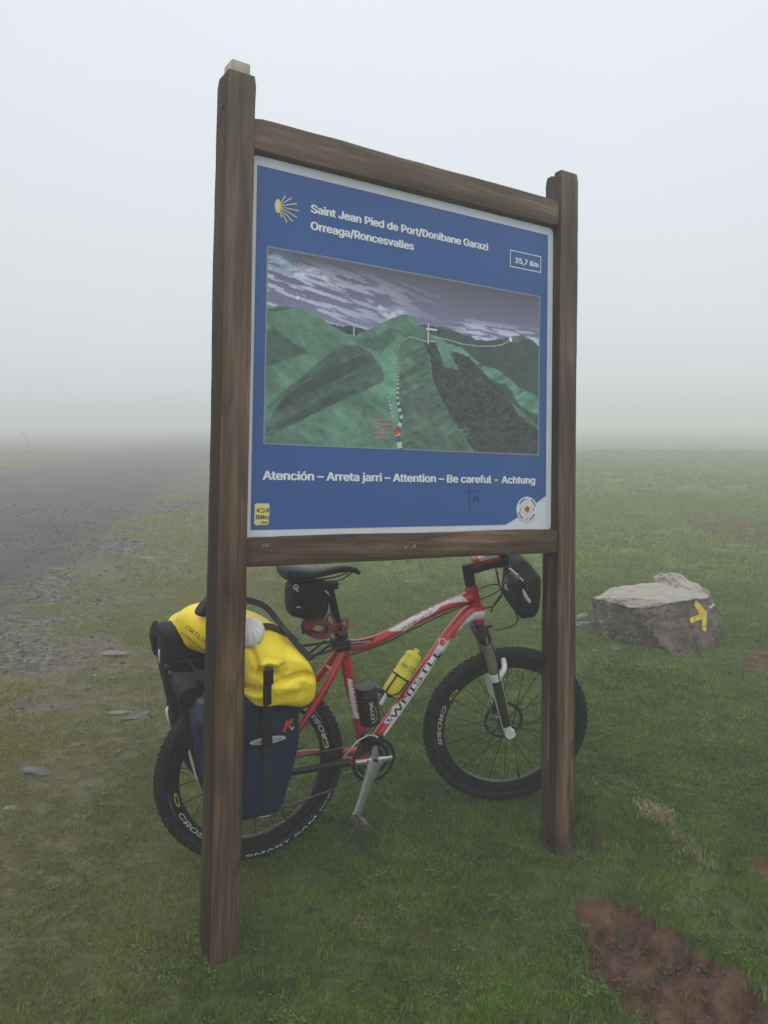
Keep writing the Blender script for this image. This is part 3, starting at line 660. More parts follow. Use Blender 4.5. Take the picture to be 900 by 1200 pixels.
# arrow outline in the photograph, laid onto the rock face along the face's own direction
AR = [(815.5, 703), (829, 717), (827.5, 740), (822.5, 738), (823, 725), (809.5, 730), (808, 724.5), (819.5, 719.5), (813.5, 709)]
face_n = Vector(at_depth(815, 722, 5.6)) - Vector(at_depth(819, 724, 4.6)); face_n.normalize()
def on_rock(px, py):
    P = Vector(at_depth(px, py, 5.6)); h_ = bvh.ray_cast(P-face_n*1.0, face_n)
    return (h_[0] - face_n*.004) if h_[0] else P
def tri2d(poly):
    bm = bmesh.new(); vs = [bm.verts.new((a, b, 0)) for a, b in poly]; bm.faces.new(vs); bmesh.ops.triangulate(bm, faces=bm.faces[:])
    bm.verts.index_update(); r = [(v.co.x, v.co.y) for v in bm.verts], [tuple(v.index for v in f.verts) for f in bm.faces]; bm.free(); return r
def rock_paint(poly, name, m):
    V, F = tri2d(poly); V, F = cut2d(V, F, lambda a, b: (a, b), 1.5)
    build(name, [on_rock(a, b)-base for a, b in V], F, m, boulder, True)
rock_paint(AR, "painted_arrow", ARROWY)
rock_paint([(831, 711), (838, 706.5), (839, 709), (833, 713.5)], "painted_mark", mat("mark_white", (.62, .6, .58), .7, var=.2, scale=60))

# faint leaning stake far off in the fog at the left
x_, y_ = gp(34, 533); zz = gz(x_, y_)
g = G(); g.tube(spline([(0, 0, -.2), (-.05, 0, .5), (-.22, 0, .85), (-.45, .1, 1.05)], 4), [.010]*13, 6)
o = g.done("marker_stake", mat("stake_wood", (.10, .09, .08), .9)); o.location = (x_, y_, zz); tag(o, "thin leaning stake fading into the fog at the far left", "stake")

# ================================================================== SIGN
sign = empty("information_sign", Matrix.Translation(Vector(world_of(SA))) @ Matrix.Rotation(YAW, 4, 'Z'))
tag(sign, "wooden information board on two posts with a blue pilgrim route panel", "sign")
def wood_piece(name, a, b, m, axis, bev=.0045, amp=.0025, step=.03, groove=None, seed=0):
    """a,b in (s,d,t); long axis subdivided and warped a little, rounded arrises"""
    lo = Vector(a); hi = Vector(b); n = 24; g = G()
    L_ = hi[axis]-lo[axis]; k = max(2, int(L_/step)); o1, o2 = [i for i in range(3) if i != axis]
    c1, c2 = (lo[o1]+hi[o1])/2, (lo[o2]+hi[o2])/2; h1, h2 = (hi[o1]-lo[o1])/2, (hi[o2]-lo[o2])/2
    prof = []
    for sx, sy in ((1, 1), (-1, 1), (-1, -1), (1, -1)):
        q = [(h1, h2-bev), (h1-bev*.3, h2-bev*.3), (h1-bev, h2)]
        if (sx*sy) < 0: q = q[::-1]
        prof += [(sx*x, sy*y) for x, y in q]
        if groove is None: pass
    # extra points along each side so that the faces are not dead flat
    P = []
    for i in range(len(prof)):
        p0, p1 = prof[i], prof[(i+1) % len(prof)]; P.append(p0)
        if math.dist(p0, p1) > .02:
            for t in (.33, .66): P.append((p0[0]*(1-t)+p1[0]*t, p0[1]*(1-t)+p1[1]*t))
    m_ = len(P); V = []; F = []
    for i in range(k+1):
        z = lo[axis]+L_*i/k
        for (x, y) in P:
            q = Vector((x*14+seed, y*14, z*3.0)); q2 = Vector((x*60+seed, y*60, z*9))
            w_ = 1+ (amp*noise.noise(q)+amp*.5*noise.noise(q2))/max(math.hypot(x, y), .02)
            sh = .5 if i in (0, k) else 1
            sx_ = 1-(bev*.8/h1 if i in (0, k) else 0); sy_ = 1-(bev*.8/h2 if i in (0, k) else 0)
            v = [0, 0, 0]; v[o1] = c1+x*w_*sx_+amp*2*noise.noise(Vector((seed, 5, z*.9))); v[o2] = c2+y*w_*sy_; v[axis] = z
            if i == 0: v[axis] += 0
            V.append(S3(v[0], v[1], v[2]))
    for i in range(k):
        for j in range(m_):
            f = (i*m_+j, i*m_+(j+1) % m_, (i+1)*m_+(j+1) % m_, (i+1)*m_+j); F.append(f)
    F.append(tuple(range(m_))[::-1]); F.append(tuple(range(k*m_, (k+1)*m_)))
    return build(name, V, F, m, sign, True, 35)
def fixn(o):
    bm = bmesh.new(); bm.from_mesh(o.data); bmesh.ops.recalc_face_normals(bm, faces=bm.faces[:]); bm.to_mesh(o.data); bm.free(); return o
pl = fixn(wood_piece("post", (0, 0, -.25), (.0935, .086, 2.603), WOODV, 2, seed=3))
cap = G(); cap.box(S3(.018, .012, 2.601), S3(.078, .074, 2.640), .004); cap.done("post_cap", PALEWOOD, pl, True, 30)
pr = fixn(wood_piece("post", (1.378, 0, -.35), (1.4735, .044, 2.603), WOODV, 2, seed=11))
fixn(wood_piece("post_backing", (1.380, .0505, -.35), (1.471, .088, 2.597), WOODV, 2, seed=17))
g = G(); g.box(S3(1.384, .042, 0), (S3(1.468, 0, 0)[0], .052, 1.15+.05), 0); g.done("post_filler", WOODV, pr, False)
rt = fixn(wood_piece("rail", (.088, .008, 2.383), (1.377, .078, 2.482), WOODH, 0, seed=23))
rb = fixn(wood_piece("rail", (.088, .003, 1.116), (1.377, .078, 1.206), WOODH, 0, seed=31))
for (s, t) in ((.0, 2.5), (.0, 2.46)):
    g = G()
    g.lathe([(0, -.0015), (.006, -.0015), (.007, .001)], S3(-.0015, .035 if t > 2.48 else .055, t), (1, 0, 0), 10)
    g.done("nail", BLK, pl, False)
# panel: white sheet with rounded corners, blue print, picture
def sheet(name, s0, s1, t0, t1, d0, d1, m, parent, rad=.0, n=6):
    pts = []
    for cx_, cz_, a in ((s1-rad, t1-rad, 0), (s0+rad, t1-rad, 90), (s0+rad, t0+rad, 180), (s1-rad, t0+rad, 270)):
        for k in range(n+1) if rad else (0,):
            th = R_(a+90*k/n); pts.append((cx_+rad*math.cos(th), cz_+rad*math.sin(th)))
    q = len(pts); V = [S3(a, d0, b) for a, b in pts]+[S3(a, d1, b) for a, b in pts]
    F = [tuple(range(q)), tuple(range(q, 2*q))[::-1]]+[(i, q+i, q+(i+1) % q, (i+1) % q) for i in range(q)]
    o = build(name, V, F, m, parent, False); return fixn(o)
PD = .035
panel = sheet("panel", .096, 1.3715, 1.200, 2.3785, PD, PD+.006, WHITE_S, sign, .022)
def flat(name, V2, F, m, parent, d, kx=None):
    o = build(name, [S3(a, d, b) for a, b in V2], F, m, parent, False)
    for p in o.data.polygons:
        pass
    bm = bmesh.new(); bm.from_mesh(o.data); bm.normal_update()
    fl = [f for f in bm.faces if f.normal.y > 0]
    if fl: bmesh.ops.reverse_faces(bm, faces=fl)
    bm.to_mesh(o.data); bm.free(); return o
bs0, bs1, bt0, bt1 = .1165, 1.343, 1.2265, 2.348
blue_pts = [(bs0, bt0), (1.138, bt0), (1.190, 1.249), (1.343, 1.335), (bs1, bt1), (bs0, bt1)]
V, F = tri2d(blue_pts); blue = flat("blue_print", V, F, BLUE, panel, PD-.0012)
def sign_text(txt, s0, s1, t, cap_, m, d=PD-.0024, bold=.010, shear=0, parent=panel, space=1.0, fat=.062):
    """fat: how far (in cap heights) the strokes are widened by laying the same letters side by side, each a hair above the last"""
    V, F = text2d(txt, bold, space, shear); VV = []; FF = []
    for i, (sh, sv) in enumerate(((-fat, 0), (fat, 0), (-fat*.4, fat*.35), (fat*.4, -fat*.35))):
        k = len(VV); VV += [S3(s0+(s1-s0)*a+sh*cap_, d-.00012*i, t+cap_*(b+sv)) for a, b in V]; FF += [tuple(j+k for j in f)[::-1] for f in F]
    return build("lettering", VV, FF, m, parent, False)
sign_text("Saint Jean Pied de Port/Donibane Garazi", .3050, 1.0385, 2.2365, .0365, INK)
sign_text("Orreaga/Roncesvalles", .3050, .7050, 2.1820, .0365, INK)
sign_text("25,7 Km", 1.1745, 1.2915, 2.2130, .0280, INK)
sign_text("Atenci\u00f3n \u2013 Arreta jarri \u2013 Attention \u2013 Be careful - Achtung", .1545, 1.2830, 1.3805, .0375, INK)
def strip(pts, w_, closed=False):
    V = []; F = []
    n = len(pts)
    for i in range(n if closed else n-1):
        a = np.array(pts[i], float); b = np.array(pts[(i+1) % n], float); t = (b-a)/np.linalg.norm(b-a); p = np.array([-t[1], t[0]])*w_/2; k = len(V)
        a = a-t*w_/2; b = b+t*w_/2
        V += [tuple(a-p), tuple(b-p), tuple(b+p), tuple(a+p)]; F.append((k, k+1, k+2, k+3))
    return V, F
V, F = strip([(1.149, 2.1955), (1.3045, 2.1955), (1.3045, 2.2565), (1.149, 2.2565)], .0032, True); 
def merge(*L_):
    V = []; F = []
    for v, f in L_: k = len(V); V += list(v); F += [tuple(i+k for i in q) for q in f]
    return V, F
# butt the four bars of the frame instead of crossing them
w2 = .0016; a0, a1, c0, c1 = 1.149, 1.3045, 2.1955, 2.2565
rc = lambda x0, x1, y0, y1: ([(x0, y0), (x1, y0), (x1, y1), (x0, y1)], [(0, 1, 2, 3)])
flat("border", *merge(rc(a0-w2, a1+w2, c0-w2, c0+w2), rc(a0-w2, a1+w2, c1-w2, c1+w2), rc(a0-w2, a0+w2, c0+w2, c1-w2), rc(a1-w2, a1+w2, c0+w2, c1-w2)), INK, panel, PD-.0024)
# scallop emblem: rays fanning right from a small hub
hub = (.190, 2.234); L_ = []
ray_px = [(340, 231), (346.5, 234), (349.5, 239.5), (350.5, 247), (347.5, 254.5), (342.5, 259.5), (336, 260.5), (331, 255), (333.5, 230)]
ray_px = [(334, 229.5), (341, 232.2), (347.5, 238.8), (350, 247.5), (347.5, 255), (342.5, 259.8), (336, 260.8), (329.5, 255)]
for k, q in enumerate(ray_px):
    e_ = sg(*q); t = np.array(e_)-np.array(hub); l = np.linalg.norm(t); t = t/l; p = np.array([-t[1], t[0]])
    a = np.array(hub)+t*.006; b = np.array(e_)
    L_.append(([tuple(a-p*.0008), tuple(b-p*.0019), tuple(b+p*.0019), tuple(a+p*.0008)], [(0, 1, 2, 3)]))
L_.append(([(hub[0]-.002+.011*math.cos(R_(a)), hub[1]+.022*math.sin(R_(a))) for a in range(0, 360, 20)], [tuple(range(18))]))
flat("shell_emblem", *merge(*L_), YELLOW_INK, panel, PD-.0024)
# round emblem, lower right
def disc(c, rx, ry, n=32): return [(c[0]+rx*math.cos(2*math.pi*k/n), c[1]+ry*math.sin(2*math.pi*k/n)) for k in range(n)], [tuple(range(n))]
lc = (1.2445, 1.2835)
lg = flat("round_emblem", *disc(lc, .0535, .0475), WHITE_S, panel, PD-.0022)
def pol(r, a): return (lc[0]+r*math.cos(R_(a)), lc[1]+r*.93*math.sin(R_(a)))
L_ = []
for k in range(6):
    a = 30+k*60
    L_.append(([pol(.012, a-8), pol(.026, a-20), pol(.034, a), pol(.026, a+20), pol(.012, a+8)], [(0, 1, 2, 3, 4)]))
flat("petals", *merge(*L_), mat("print_cream", (.66, .62, .52), .4), panel, PD-.0034)
flat("centre_dot", *disc(lc, .0115, .0105), REDINK, panel, PD-.0040)
L_ = []
for a0_ in (40, 130, 220, 310):
    for j in range(6):
        a = a0_-24+j*8; L_.append(([pol(.039, a), pol(.039, a+5.5), pol(.046, a+5.5), pol(.046, a)], [(0, 1, 2, 3)]))
    flat("ring_print", *merge(*L_), BLUEINK, panel, PD-.0034); L_ = []
for q in ((.034, 0, .004, .006), (.034, 180, .004, .006), (.040, 270, .005, .004), (.040, 90, .005, .003)):
    flat("emblem_dot", *disc(pol(q[0], q[1]), q[2], q[3], 10), GREENINK, panel, PD-.0037)
# torn sticker, lower left
stk_o = [(.128, 1.304), (.134, 1.3075), (.176, 1.307), (.178, 1.300), (.1755, 1.288), (.1785, 1.276), (.1755, 1.262), (.1775, 1.248), (.172, 1.2415), (.134, 1.2405), (.1275, 1.246)]
V, F = tri2d(stk_o); stk = flat("sticker", V, F, STICKER, panel, PD-.0022)
sign_text("Ci", .1360, .1730, 1.2800, .0165, BLACK_INK, PD-.0030, .03, 0, panel)
sign_text("Slic", .1320, .1745, 1.2600, .0165, BLACK_INK, PD-.0030, .02, 0, panel)
sign_text("inc", .1520, .1735, 1.2455, .0110, BLACK_INK, PD-.0030, .02, 0, panel)
# scratched cross and letter
c = sg(550, 582); V, F = merge(strip([(c[0]-.004, c[1]+.042), (c[0], c[1]-.045)], .0028), strip([(c[0]-.035, c[1]+.018), (c[0]+.045, c[1]+.020)], .0022),
    strip([(c[0]+.018, c[1]-.022), (c[0]+.022, c[1]+.004), (c[0]+.030, c[1]-.012), (c[0]+.038, c[1]+.004), (c[0]+.044, c[1]-.020)], .0022))
flat("scratched_cross", V, F, SCR, panel, PD-.0024)
# letters scratched in the lower rail
def rail_mark(px0, py0, letter, w_=.022, h_=.020):
    s, t = sg(px0, py0, .0); V, F = text2d(letter, -.012, 1, .2); flat("scratched_letter", [(s+w_*a, t+h_*b) for a, b in V], F, WOODSCR, rb, -.0015)
rail_mark(473, 644, "Y"); rail_mark(481, 643, "A"); rail_mark(441, 645, "A", .012, .010); rail_mark(306, 641, "IE", .03, .012)

# the printed landscape
s0p, s1p, t0p, t1p = .152, 1.303, 1.4885, 2.1035
def z3(X, Y): a = sg(300+X/4.8, 280+Y/4.8); return ((a[0]-s0p)/(s1p-s0p), (a[1]-t0p)/(t1p-t0p))
def z4(X, Y): a = sg(460+X/5, 330+Y/5); return ((a[0]-s0p)/(s1p-s0p), (a[1]-t0p)/(t1p-t0p))
NXP, NYP = 330, 210
U, Vv = np.meshgrid(np.linspace(0, 1, NXP), np.linspace(0, 1, NYP))
def srgb(c): c = np.array(c, float)/255; return np.where(c < .04045, c/12.92, ((c+.055)/1.055)**2.4)
def inpoly(P):
    r = np.zeros(U.shape, bool); n = len(P)
    jx = U+(fbm(U*60, Vv*40, 3)-.5)*.006; jy = Vv+(fbm(U*60+9, Vv*40+7, 3)-.5)*.012
    for i in range(n):
        x0, y0 = P[i]; x1, y1 = P[(i+1) % n]
        r ^= ((y0 > jy) != (y1 > jy)) & (jx < (x1-x0)*(jy-y0)/(y1-y0+1e-12)+x0)
    return r
t_ = np.clip((1-Vv)*2.4, 0, 1)[..., None]
img = srgb((84, 82, 96))*(1-t_)+srgb((140, 142, 186))*t_
img = img*(1+.06*(fbm(U*30, Vv*20, 3)-.5))[..., None]
skew = Vv+U*.30
cl = fbm(U*13+Vv*5, skew*62+3, 5)+.02; lefty = np.clip(1-U/.62, 0, 1)*np.clip((.97-Vv)/.12, 0, 1)
cm = np.clip((cl-.51)*22, 0, 1)*np.clip(lefty*1.3, 0, 1)
cm2 = np.clip((fbm(U*14+20, Vv*62+3, 5)-.47)*22, 0, 1)*np.clip((U-.60)/.1, 0, 1)*np.clip((.80-Vv)/.06, 0, 1)
cm3 = np.exp(-(((U-.40)/.075)**2+((skew-.875-.02*np.sin(U*60))/.022)**2)**2)+np.exp(-(((U-.10)/.12)**2+((skew-.93-.02*np.sin(U*50))/.025)**2)**2)
for cmm, cc, k in ((cm, (205, 210, 242), .9), (cm2, (204, 209, 240), .95), (cm3*np.clip((fbm(U*40, Vv*60, 4)-.32)*5, 0, 1), (220, 225, 246), .95)):
    a = (np.clip(cmm, 0, 1)*k)[..., None]; img = img*(1-a)+srgb(cc)*a
tex1 = (1+1.1*(fbm(U*34+Vv*12, Vv*22, 6)-.5)+.35*(fbm(U*150, Vv*120, 2)-.5))[..., None]; tex2 = np.clip(1+2.4*(fbm(U*120, Vv*90, 2)-.5)+.9*(fbm(U*30, Vv*25, 3)-.5), .4, 2)[..., None]
texd = np.clip(1+1.5*(fbm((U*.8+Vv)*7, (U*.9-Vv)*46, 4)-.5), .5, 1.8)[..., None]*tex1
slope = (1+.9*(fbm(U*15+Vv*9, Vv*6, 4)-.5))[..., None]
def paint(P, c, tex, a=1.0):
    global img
    m_ = inpoly(P); w_ = (m_*a)[..., None]; img = img*(1-w_)+srgb(c)*tex*w_
paint([z3(420, 480), z3(520, 490), z3(620, 512), z3(650, 560), z3(420, 560)], (52, 70, 66), tex2)
right_sky = [z4(150, 250), z4(230, 262), z4(330, 275), z4(420, 315), z4(450, 312), z4(490, 345), z4(600, 345), z4(700, 320), z4(760, 315), z4(810, 340), z4(862, 385)]
paint(right_sky+[z4(862, 1030), z4(100, 1030)], (60, 84, 78), tex1)
paint([z4(640, 345), z4(700, 320), z4(760, 313), z4(800, 335), z4(760, 350), z4(700, 360)], (92, 128, 104), tex1, .7)
left_sky = [z3(45, 385), z3(130, 376), z3(230, 385), z3(300, 405), z3(360, 445), z3(430, 490), z3(500, 530), z3(560, 545), z3(610, 522), z3(700, 480), z3(790, 435), z3(840, 420), z4(110, 212), z4(160, 262), z4(210, 300), z4(300, 345)]
paint(left_sky+[z4(420, 420), z4(520, 1030), z3(20, 1190), z3(20, 400)], (88, 140, 114), tex1*slope)
paint([z3(45, 500), z3(110, 515), z3(200, 580), z3(300, 640), z3(180, 670), z3(45, 730)], (66, 100, 84), tex1)
paint([z3(500, 545), z3(640, 560), z3(760, 500), z3(830, 520), z3(700, 640), z3(560, 590)], (70, 112, 94), tex1, .75)
paint([z3(40, 1110), z3(90, 990), z3(180, 850), z3(300, 740), z3(470, 595), z3(580, 600), z3(650, 650), z3(705, 720), z3(720, 800), z3(560, 875), z3(400, 950), z3(200, 1045), z3(90, 1100)], (70, 100, 88), texd)
paint([z3(100, 970), z3(180, 870), z3(380, 740), z3(600, 650), z3(640, 690), z3(480, 780), z3(300, 860), z3(200, 930)], (48, 68, 64), tex1, .7)
paint([z3(90, 1080), z3(260, 960), z3(480, 850), z3(560, 860), z3(380, 950), z3(180, 1050)], (46, 66, 58), tex1, .6)
paint([z3(60, 960), z3(130, 870), z3(290, 745), z3(320, 750), z3(180, 850), z3(120, 930)], (50, 84, 66), tex2, .6)
paint([z3(700, 650), z3(790, 560), z3(800, 1180), z3(740, 900), z3(710, 740)], (100, 165, 135), tex1, .8)
paint([z4(40, 360), z4(100, 335), z4(200, 355), z4(215, 560), z4(350, 800), z4(485, 1030), z4(30, 1030)], (78, 118, 96), texd)
paint([z4(60, 600), z4(200, 640), z4(300, 800), z4(360, 1000), z4(240, 1000), z4(120, 800)], (98, 118, 104), tex1, .5)
forest = [z4(185, 352), z4(250, 358), z4(300, 500), z4(385, 520), z4(340, 430), z4(350, 400), z4(440, 440), z4(520, 540), z4(640, 640), z4(720, 770), z4(862, 880), z4(862, 1030), z4(495, 1030), z4(380, 850), z4(300, 720), z4(235, 580), z4(215, 450)]
paint(forest, (56, 66, 64), tex2)
paint([z4(250, 345), z4(400, 385), z4(520, 490), z4(620, 520), z4(740, 620), z4(862, 680), z4(862, 785), z4(760, 745), z4(660, 610), z4(560, 560), z4(440, 440), z4(330, 400)], (92, 150, 124), texd)
paint([z4(640, 590), z4(700, 640), z4(740, 760), z4(690, 700)], (52, 78, 68), tex1, .8)
paint([z4(690, 700), z4(760, 760), z4(862, 860), z4(862, 875), z4(740, 790)], (90, 140, 116), tex1, .7)
paint([z4(380, 860), z4(440, 850), z4(480, 960), z4(450, 940)], (92, 118, 104), tex2, .5)
paint([z3(60, 395), z3(180, 382), z3(210, 392), z3(110, 412)], (48, 72, 60), tex2, .7)
m_ = inpoly([z3(88, 60), z3(212, 78), z3(212, 215), z3(88, 188)]); img[m_] = img[m_]*.6+srgb((30, 110, 140))*.5
# thin white outline of the picture
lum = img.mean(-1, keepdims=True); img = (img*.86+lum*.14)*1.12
img = img*.88 + srgb((118, 120, 126))*.10  # grey veil of haze and gloss mixed into the print's colours
eg = (U < .0032) | (U > .9968) | (Vv < .006) | (Vv > .994); img[eg] = srgb((130, 145, 150))
V = np.stack([(s0p+(s1p-s0p)*U)*SHX, np.full(U.shape, PD-.0024), t0p+(t1p-t0p)*Vv+(s0p+(s1p-s0p)*U)*SHZ], -1).reshape(-1, 3)
idx = np.arange(NXP*NYP).reshape(NYP, NXP); quads = np.stack([idx[:-1, :-1], idx[:-1, 1:], idx[1:, 1:], idx[1:, :-1]], -1).reshape(-1, 4)
me = bpy.data.meshes.new("landscape_print"); me.vertices.add(len(V)); me.vertices.foreach_set('co', V.ravel()); me.loops.add(quads.size); me.loops.foreach_set('vertex_index', quads.ravel())
me.polygons.add(len(quads)); me.polygons.foreach_set('loop_start', np.arange(len(quads))*4); me.update(calc_edges=True)
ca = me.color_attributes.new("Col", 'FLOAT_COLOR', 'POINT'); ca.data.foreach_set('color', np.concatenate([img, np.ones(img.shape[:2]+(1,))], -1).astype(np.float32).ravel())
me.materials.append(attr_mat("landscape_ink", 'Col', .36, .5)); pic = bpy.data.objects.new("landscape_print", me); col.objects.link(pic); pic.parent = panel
# dotted route
def uv2st(p): return (s0p+(s1p-s0p)*p[0], t0p+(t1p-t0p)*p[1])
path = [uv2st(z4(*q)) for q in ((100, 323), (60, 345), (34, 375), (22, 420), (20, 470), (20, 500), (28, 560), (28, 630), (25, 690), (36, 740), (52, 800), (42, 835), (20, 880), (34, 930), (40, 985))]
pts = []
for i in range(len(path)-1):
    a, b = np.array(path[i]), np.array(path[i+1]); n = max(2, int(np.linalg.norm(b-a)/.001))
    pts += [a+(b-a)*k/n for k in range(n)]
pts.append(np.array(path[-1])); tot = len(pts); i = 0; WH = []; BL = []; kk = 0
while i < tot-3:
    fr_ = i/tot; ln = int(2+20*fr_**2.2+2*fr_); wd = .004+.018*fr_**1.8; j = min(i+ln, tot-1)
    a, b = pts[i], pts[j]; t = (b-a)/(np.linalg.norm(b-a)+1e-9); p = np.array([-t[1], t[0]])*wd/2
    q = ([tuple(a-p), tuple(b-p), tuple(b+p), tuple(a+p)], [(0, 1, 2, 3)]); (WH if kk % 2 == 0 else BL).append(q); kk += 1; i = j+1
flat("route_dashes", *merge(*WH), mat("print_cream_yellow", (.62, .64, .42), .4), panel, PD-.0032)
flat("route_gaps", *merge(*[q for q in BL[len(BL)//3:]]), BLUEINK, panel, PD-.0032)
L_ = []
pp = [uv2st(z4(*q)) for q in ((105, 325), (150, 338), (180, 350), (240, 350), (245, 325), (330, 343), (400, 365), (500, 380), (600, 378), (640, 370), (680, 350))]
for i in range(len(pp)-1):
    a, b = np.array(pp[i]), np.array(pp[i+1]); n = max(1, int(np.linalg.norm(b-a)/.0085))
    for k in range(n): L_.append(disc(tuple(a+(b-a)*k/n), .0024, .0028, 6))
for k in range(7): a = np.array(uv2st(z3(742+k*5, 895+k*20))); L_.append(disc(tuple(a), .0024, .003, 6))
tag(flat("route_dots", *merge(*L_), INK, panel, PD-.0032), kind="stuff")
a = uv2st(z4(206, 290)); L_ = [strip([(a[0], a[1]-.045), (a[0], a[1]+.025)], .004), rc(a[0]+.003, a[0]+.038, a[1]+.004, a[1]+.010), rc(a[0]-.010, a[0]-.0025, a[1]+.004, a[1]+.010)]
b_ = uv2st(z3(548, 520)); L_.append(strip([(b_[0], b_[1]-.012), (b_[0], b_[1]+.012)], .003)); b_ = uv2st(z4(688, 340)); L_.append(disc(b_, .009, .010, 8)); b_ = uv2st(z3(232, 332)); L_.append(disc(b_, .006, .008, 5))
for q in L_[:0]: pass
flat("waymark_print", *merge(*L_[:3]), INK, panel, PD-.0034)
for q in L_[3:]: flat("waymark_print", *q, INK, panel, PD-.0034)
flat("red_dot", *disc(uv2st(z4(20, 880)), .010, .012, 12), REDINK, panel, PD-.0040)
L_ = []; rd = random.Random(4)
for r, (x0, x1) in enumerate(((620, 775), (645, 765), (665, 750), (660, 750), (668, 745))):
    x = x0
    while x < x1:
        w_ = rd.uniform(6, 16); y = 1016+r*25+(x-620)*.03; P = [uv2st(z3(x, y+7)), uv2st(z3(min(x+w_, x1), y+7)), uv2st(z3(min(x+w_, x1), y-7)), uv2st(z3(x, y-7))]
        L_.append((P, [(0, 1, 2, 3)])); x += w_+rd.uniform(2, 4)
flat("caption_print", *merge(*L_), mat("print_pink", (.36, .24, .23), .4), panel, PD-.0032)

# ================================================================== BICYCLE
bike = empty("bicycle", BIKE_M)
tag(bike, "red and white mountain bike leaning behind the sign posts", "bicycle")
st_p = Vector((.866, 0, .83)); st_ax = Vector((-math.sin(R_(17)), 0, math.cos(R_(17)))); ST = Matrix.Rotation(-.307, 4, st_ax)
def steer(v): return ST @ (v-st_p) + st_p
RW, AX = .335, 1.033
TUBES = {}
def ftube(g, P, r, n=20, name=None, flat=1.0):
    P = spline(P, 8) if len(P) > 2 else [Vector(P[0]).lerp(Vector(P[1]), k/8) for k in range(9)]
    m = len(P); rr = [np.interp(i/(m-1), np.linspace(0, 1, len(r)), r) for i in range(m)] if isinstance(r, (list, tuple)) else [r]*m
    g.tube(P, rr, n, True, flat)
    if name: TUBES[name] = (P, rr, flat)
B0 = lambda px, py, y=0: Vector(bk3(px, py, y))
HTt, HTb = Vector((.8445, 0, .905)), Vector((.8805, 0, .775)); BBc = Vector((.440, 0, .322))
g = G()
ftube(g, [HTt+Vector((-.003, 0, .012)), HTb+Vector((.003, 0, -.010))], .0245, name='head')
ftube(g, [Vector((.850, 0, .880)), Vector((.792, 0, .867)), Vector((.728, 0, .850)), Vector((.657, 0, .827)), Vector((.588, 0, .802)), Vector((.497, 0, .765)), Vector((.437, 0, .747)), Vector((.371, 0, .742)), Vector((.325, 0, .750))], [.0235, .0215, .0195, .0185, .018, .0185, .0195, .021, .024], name='top', flat=1.0)
ftube(g, [Vector((.884, 0, .818)), Vector((.845, 0, .815)), Vector((.800, 0, .784)), Vector((.748, 0, .732)), Vector((.698, 0, .668)), Vector((.645, 0, .598)), Vector((.585, 0, .518)), Vector((.522, 0, .436)), Vector((.474, 0, .375)), BBc], [.036, .033, .0265, .0235, .023, .023, .023, .023, .023, .024], name='down', flat=1.0)
ftube(g, [Vector((.313, 0, .790)), Vector((.336, 0, .702)), Vector((.358, 0, .603)), Vector((.386, 0, .501)), Vector((.409, 0, .405)), BBc+Vector((-.005, 0, .02))], [.020, .020, .0200, .0205, .0205, .022], name='seat')
for sy in (-1, 1):
    ftube(g, [Vector((.325, sy*.012, .735)), Vector((.255, sy*.040, .625)), Vector((.130, sy*.062, .470)), Vector((.010, sy*.068, .352))], [.014, .012, .010, .010], 12)
    ftube(g, [BBc+Vector((-.02, sy*.025, -.01)), Vector((.360, sy*.042, .318)), Vector((.200, sy*.060, .330)), Vector((.012, sy*.068, .338))], [.018, .014, .011, .011], 12)
    g.box((-.018, sy*.066-.004, .318), (.028, sy*.066+.004, .362), .003)
ftube(g, [Vector((.28, -.03, .665)), Vector((.28, .03, .665))], .009, 10)
g.lathe([(.0, -.037), (.022, -.037), (.024, -.034), (.024, .034), (.022, .037), (0, .037)], BBc, (0, 1, 0), 24)
g.tube([HTt+Vector((-.006, 0, .020)), HTt+Vector((-.002, 0, .008))], .0262, 20)
frame = g.done("frame", RED, bike, True, 50)
def tube_y(name, x, z, eps=.0006):
    P, rr, fl = TUBES[name]; best = None
    q = Vector((x, 0, z))
    for i in range(len(P)-1):
        a, b = P[i], P[i+1]; ab = b-a; t = max(0, min(1, (q-a).dot(ab)/ab.length_squared)); c = a+ab*t; d = (q-c).length
        if best is None or d < best[0]: best = (d, rr[i]*(1-t)+rr[i+1]*t)
    d, r = best; r += eps; k = max(0, r*r-d*d)
    return -math.sqrt(k)*fl - eps, d < r
def decal(name, tube, V, F, m, step=1.3, lift=.0006):
    """flat print wrapped on the camera-side of a frame tube; V given in photo pixels"""
    V, F = cut2d(V, F, lambda a, b: (a, b), step); out = []; ok = []
    for px, py in V:
        y = -.012
        for _ in range(7):
            x, z = bk(px, py, y); y2, inside = tube_y(tube, x, z, lift); y = .5*y+.5*y2
        x, z = bk(px, py, y); out.append((x, tube_y(tube, x, z, lift)[0], z)); ok.append(inside)
    F = [f for f in F if all(ok[i] for i in f)]
    return build(name, out, F, m, frame, True)
def poly_px(pts, y=-.025): return tri2d(pts)
def q2(X, Y): return (360+X/3.335, 640+Y/3.333)
def q7(X, Y): return (400+X/5.625, 690+Y/5.624)
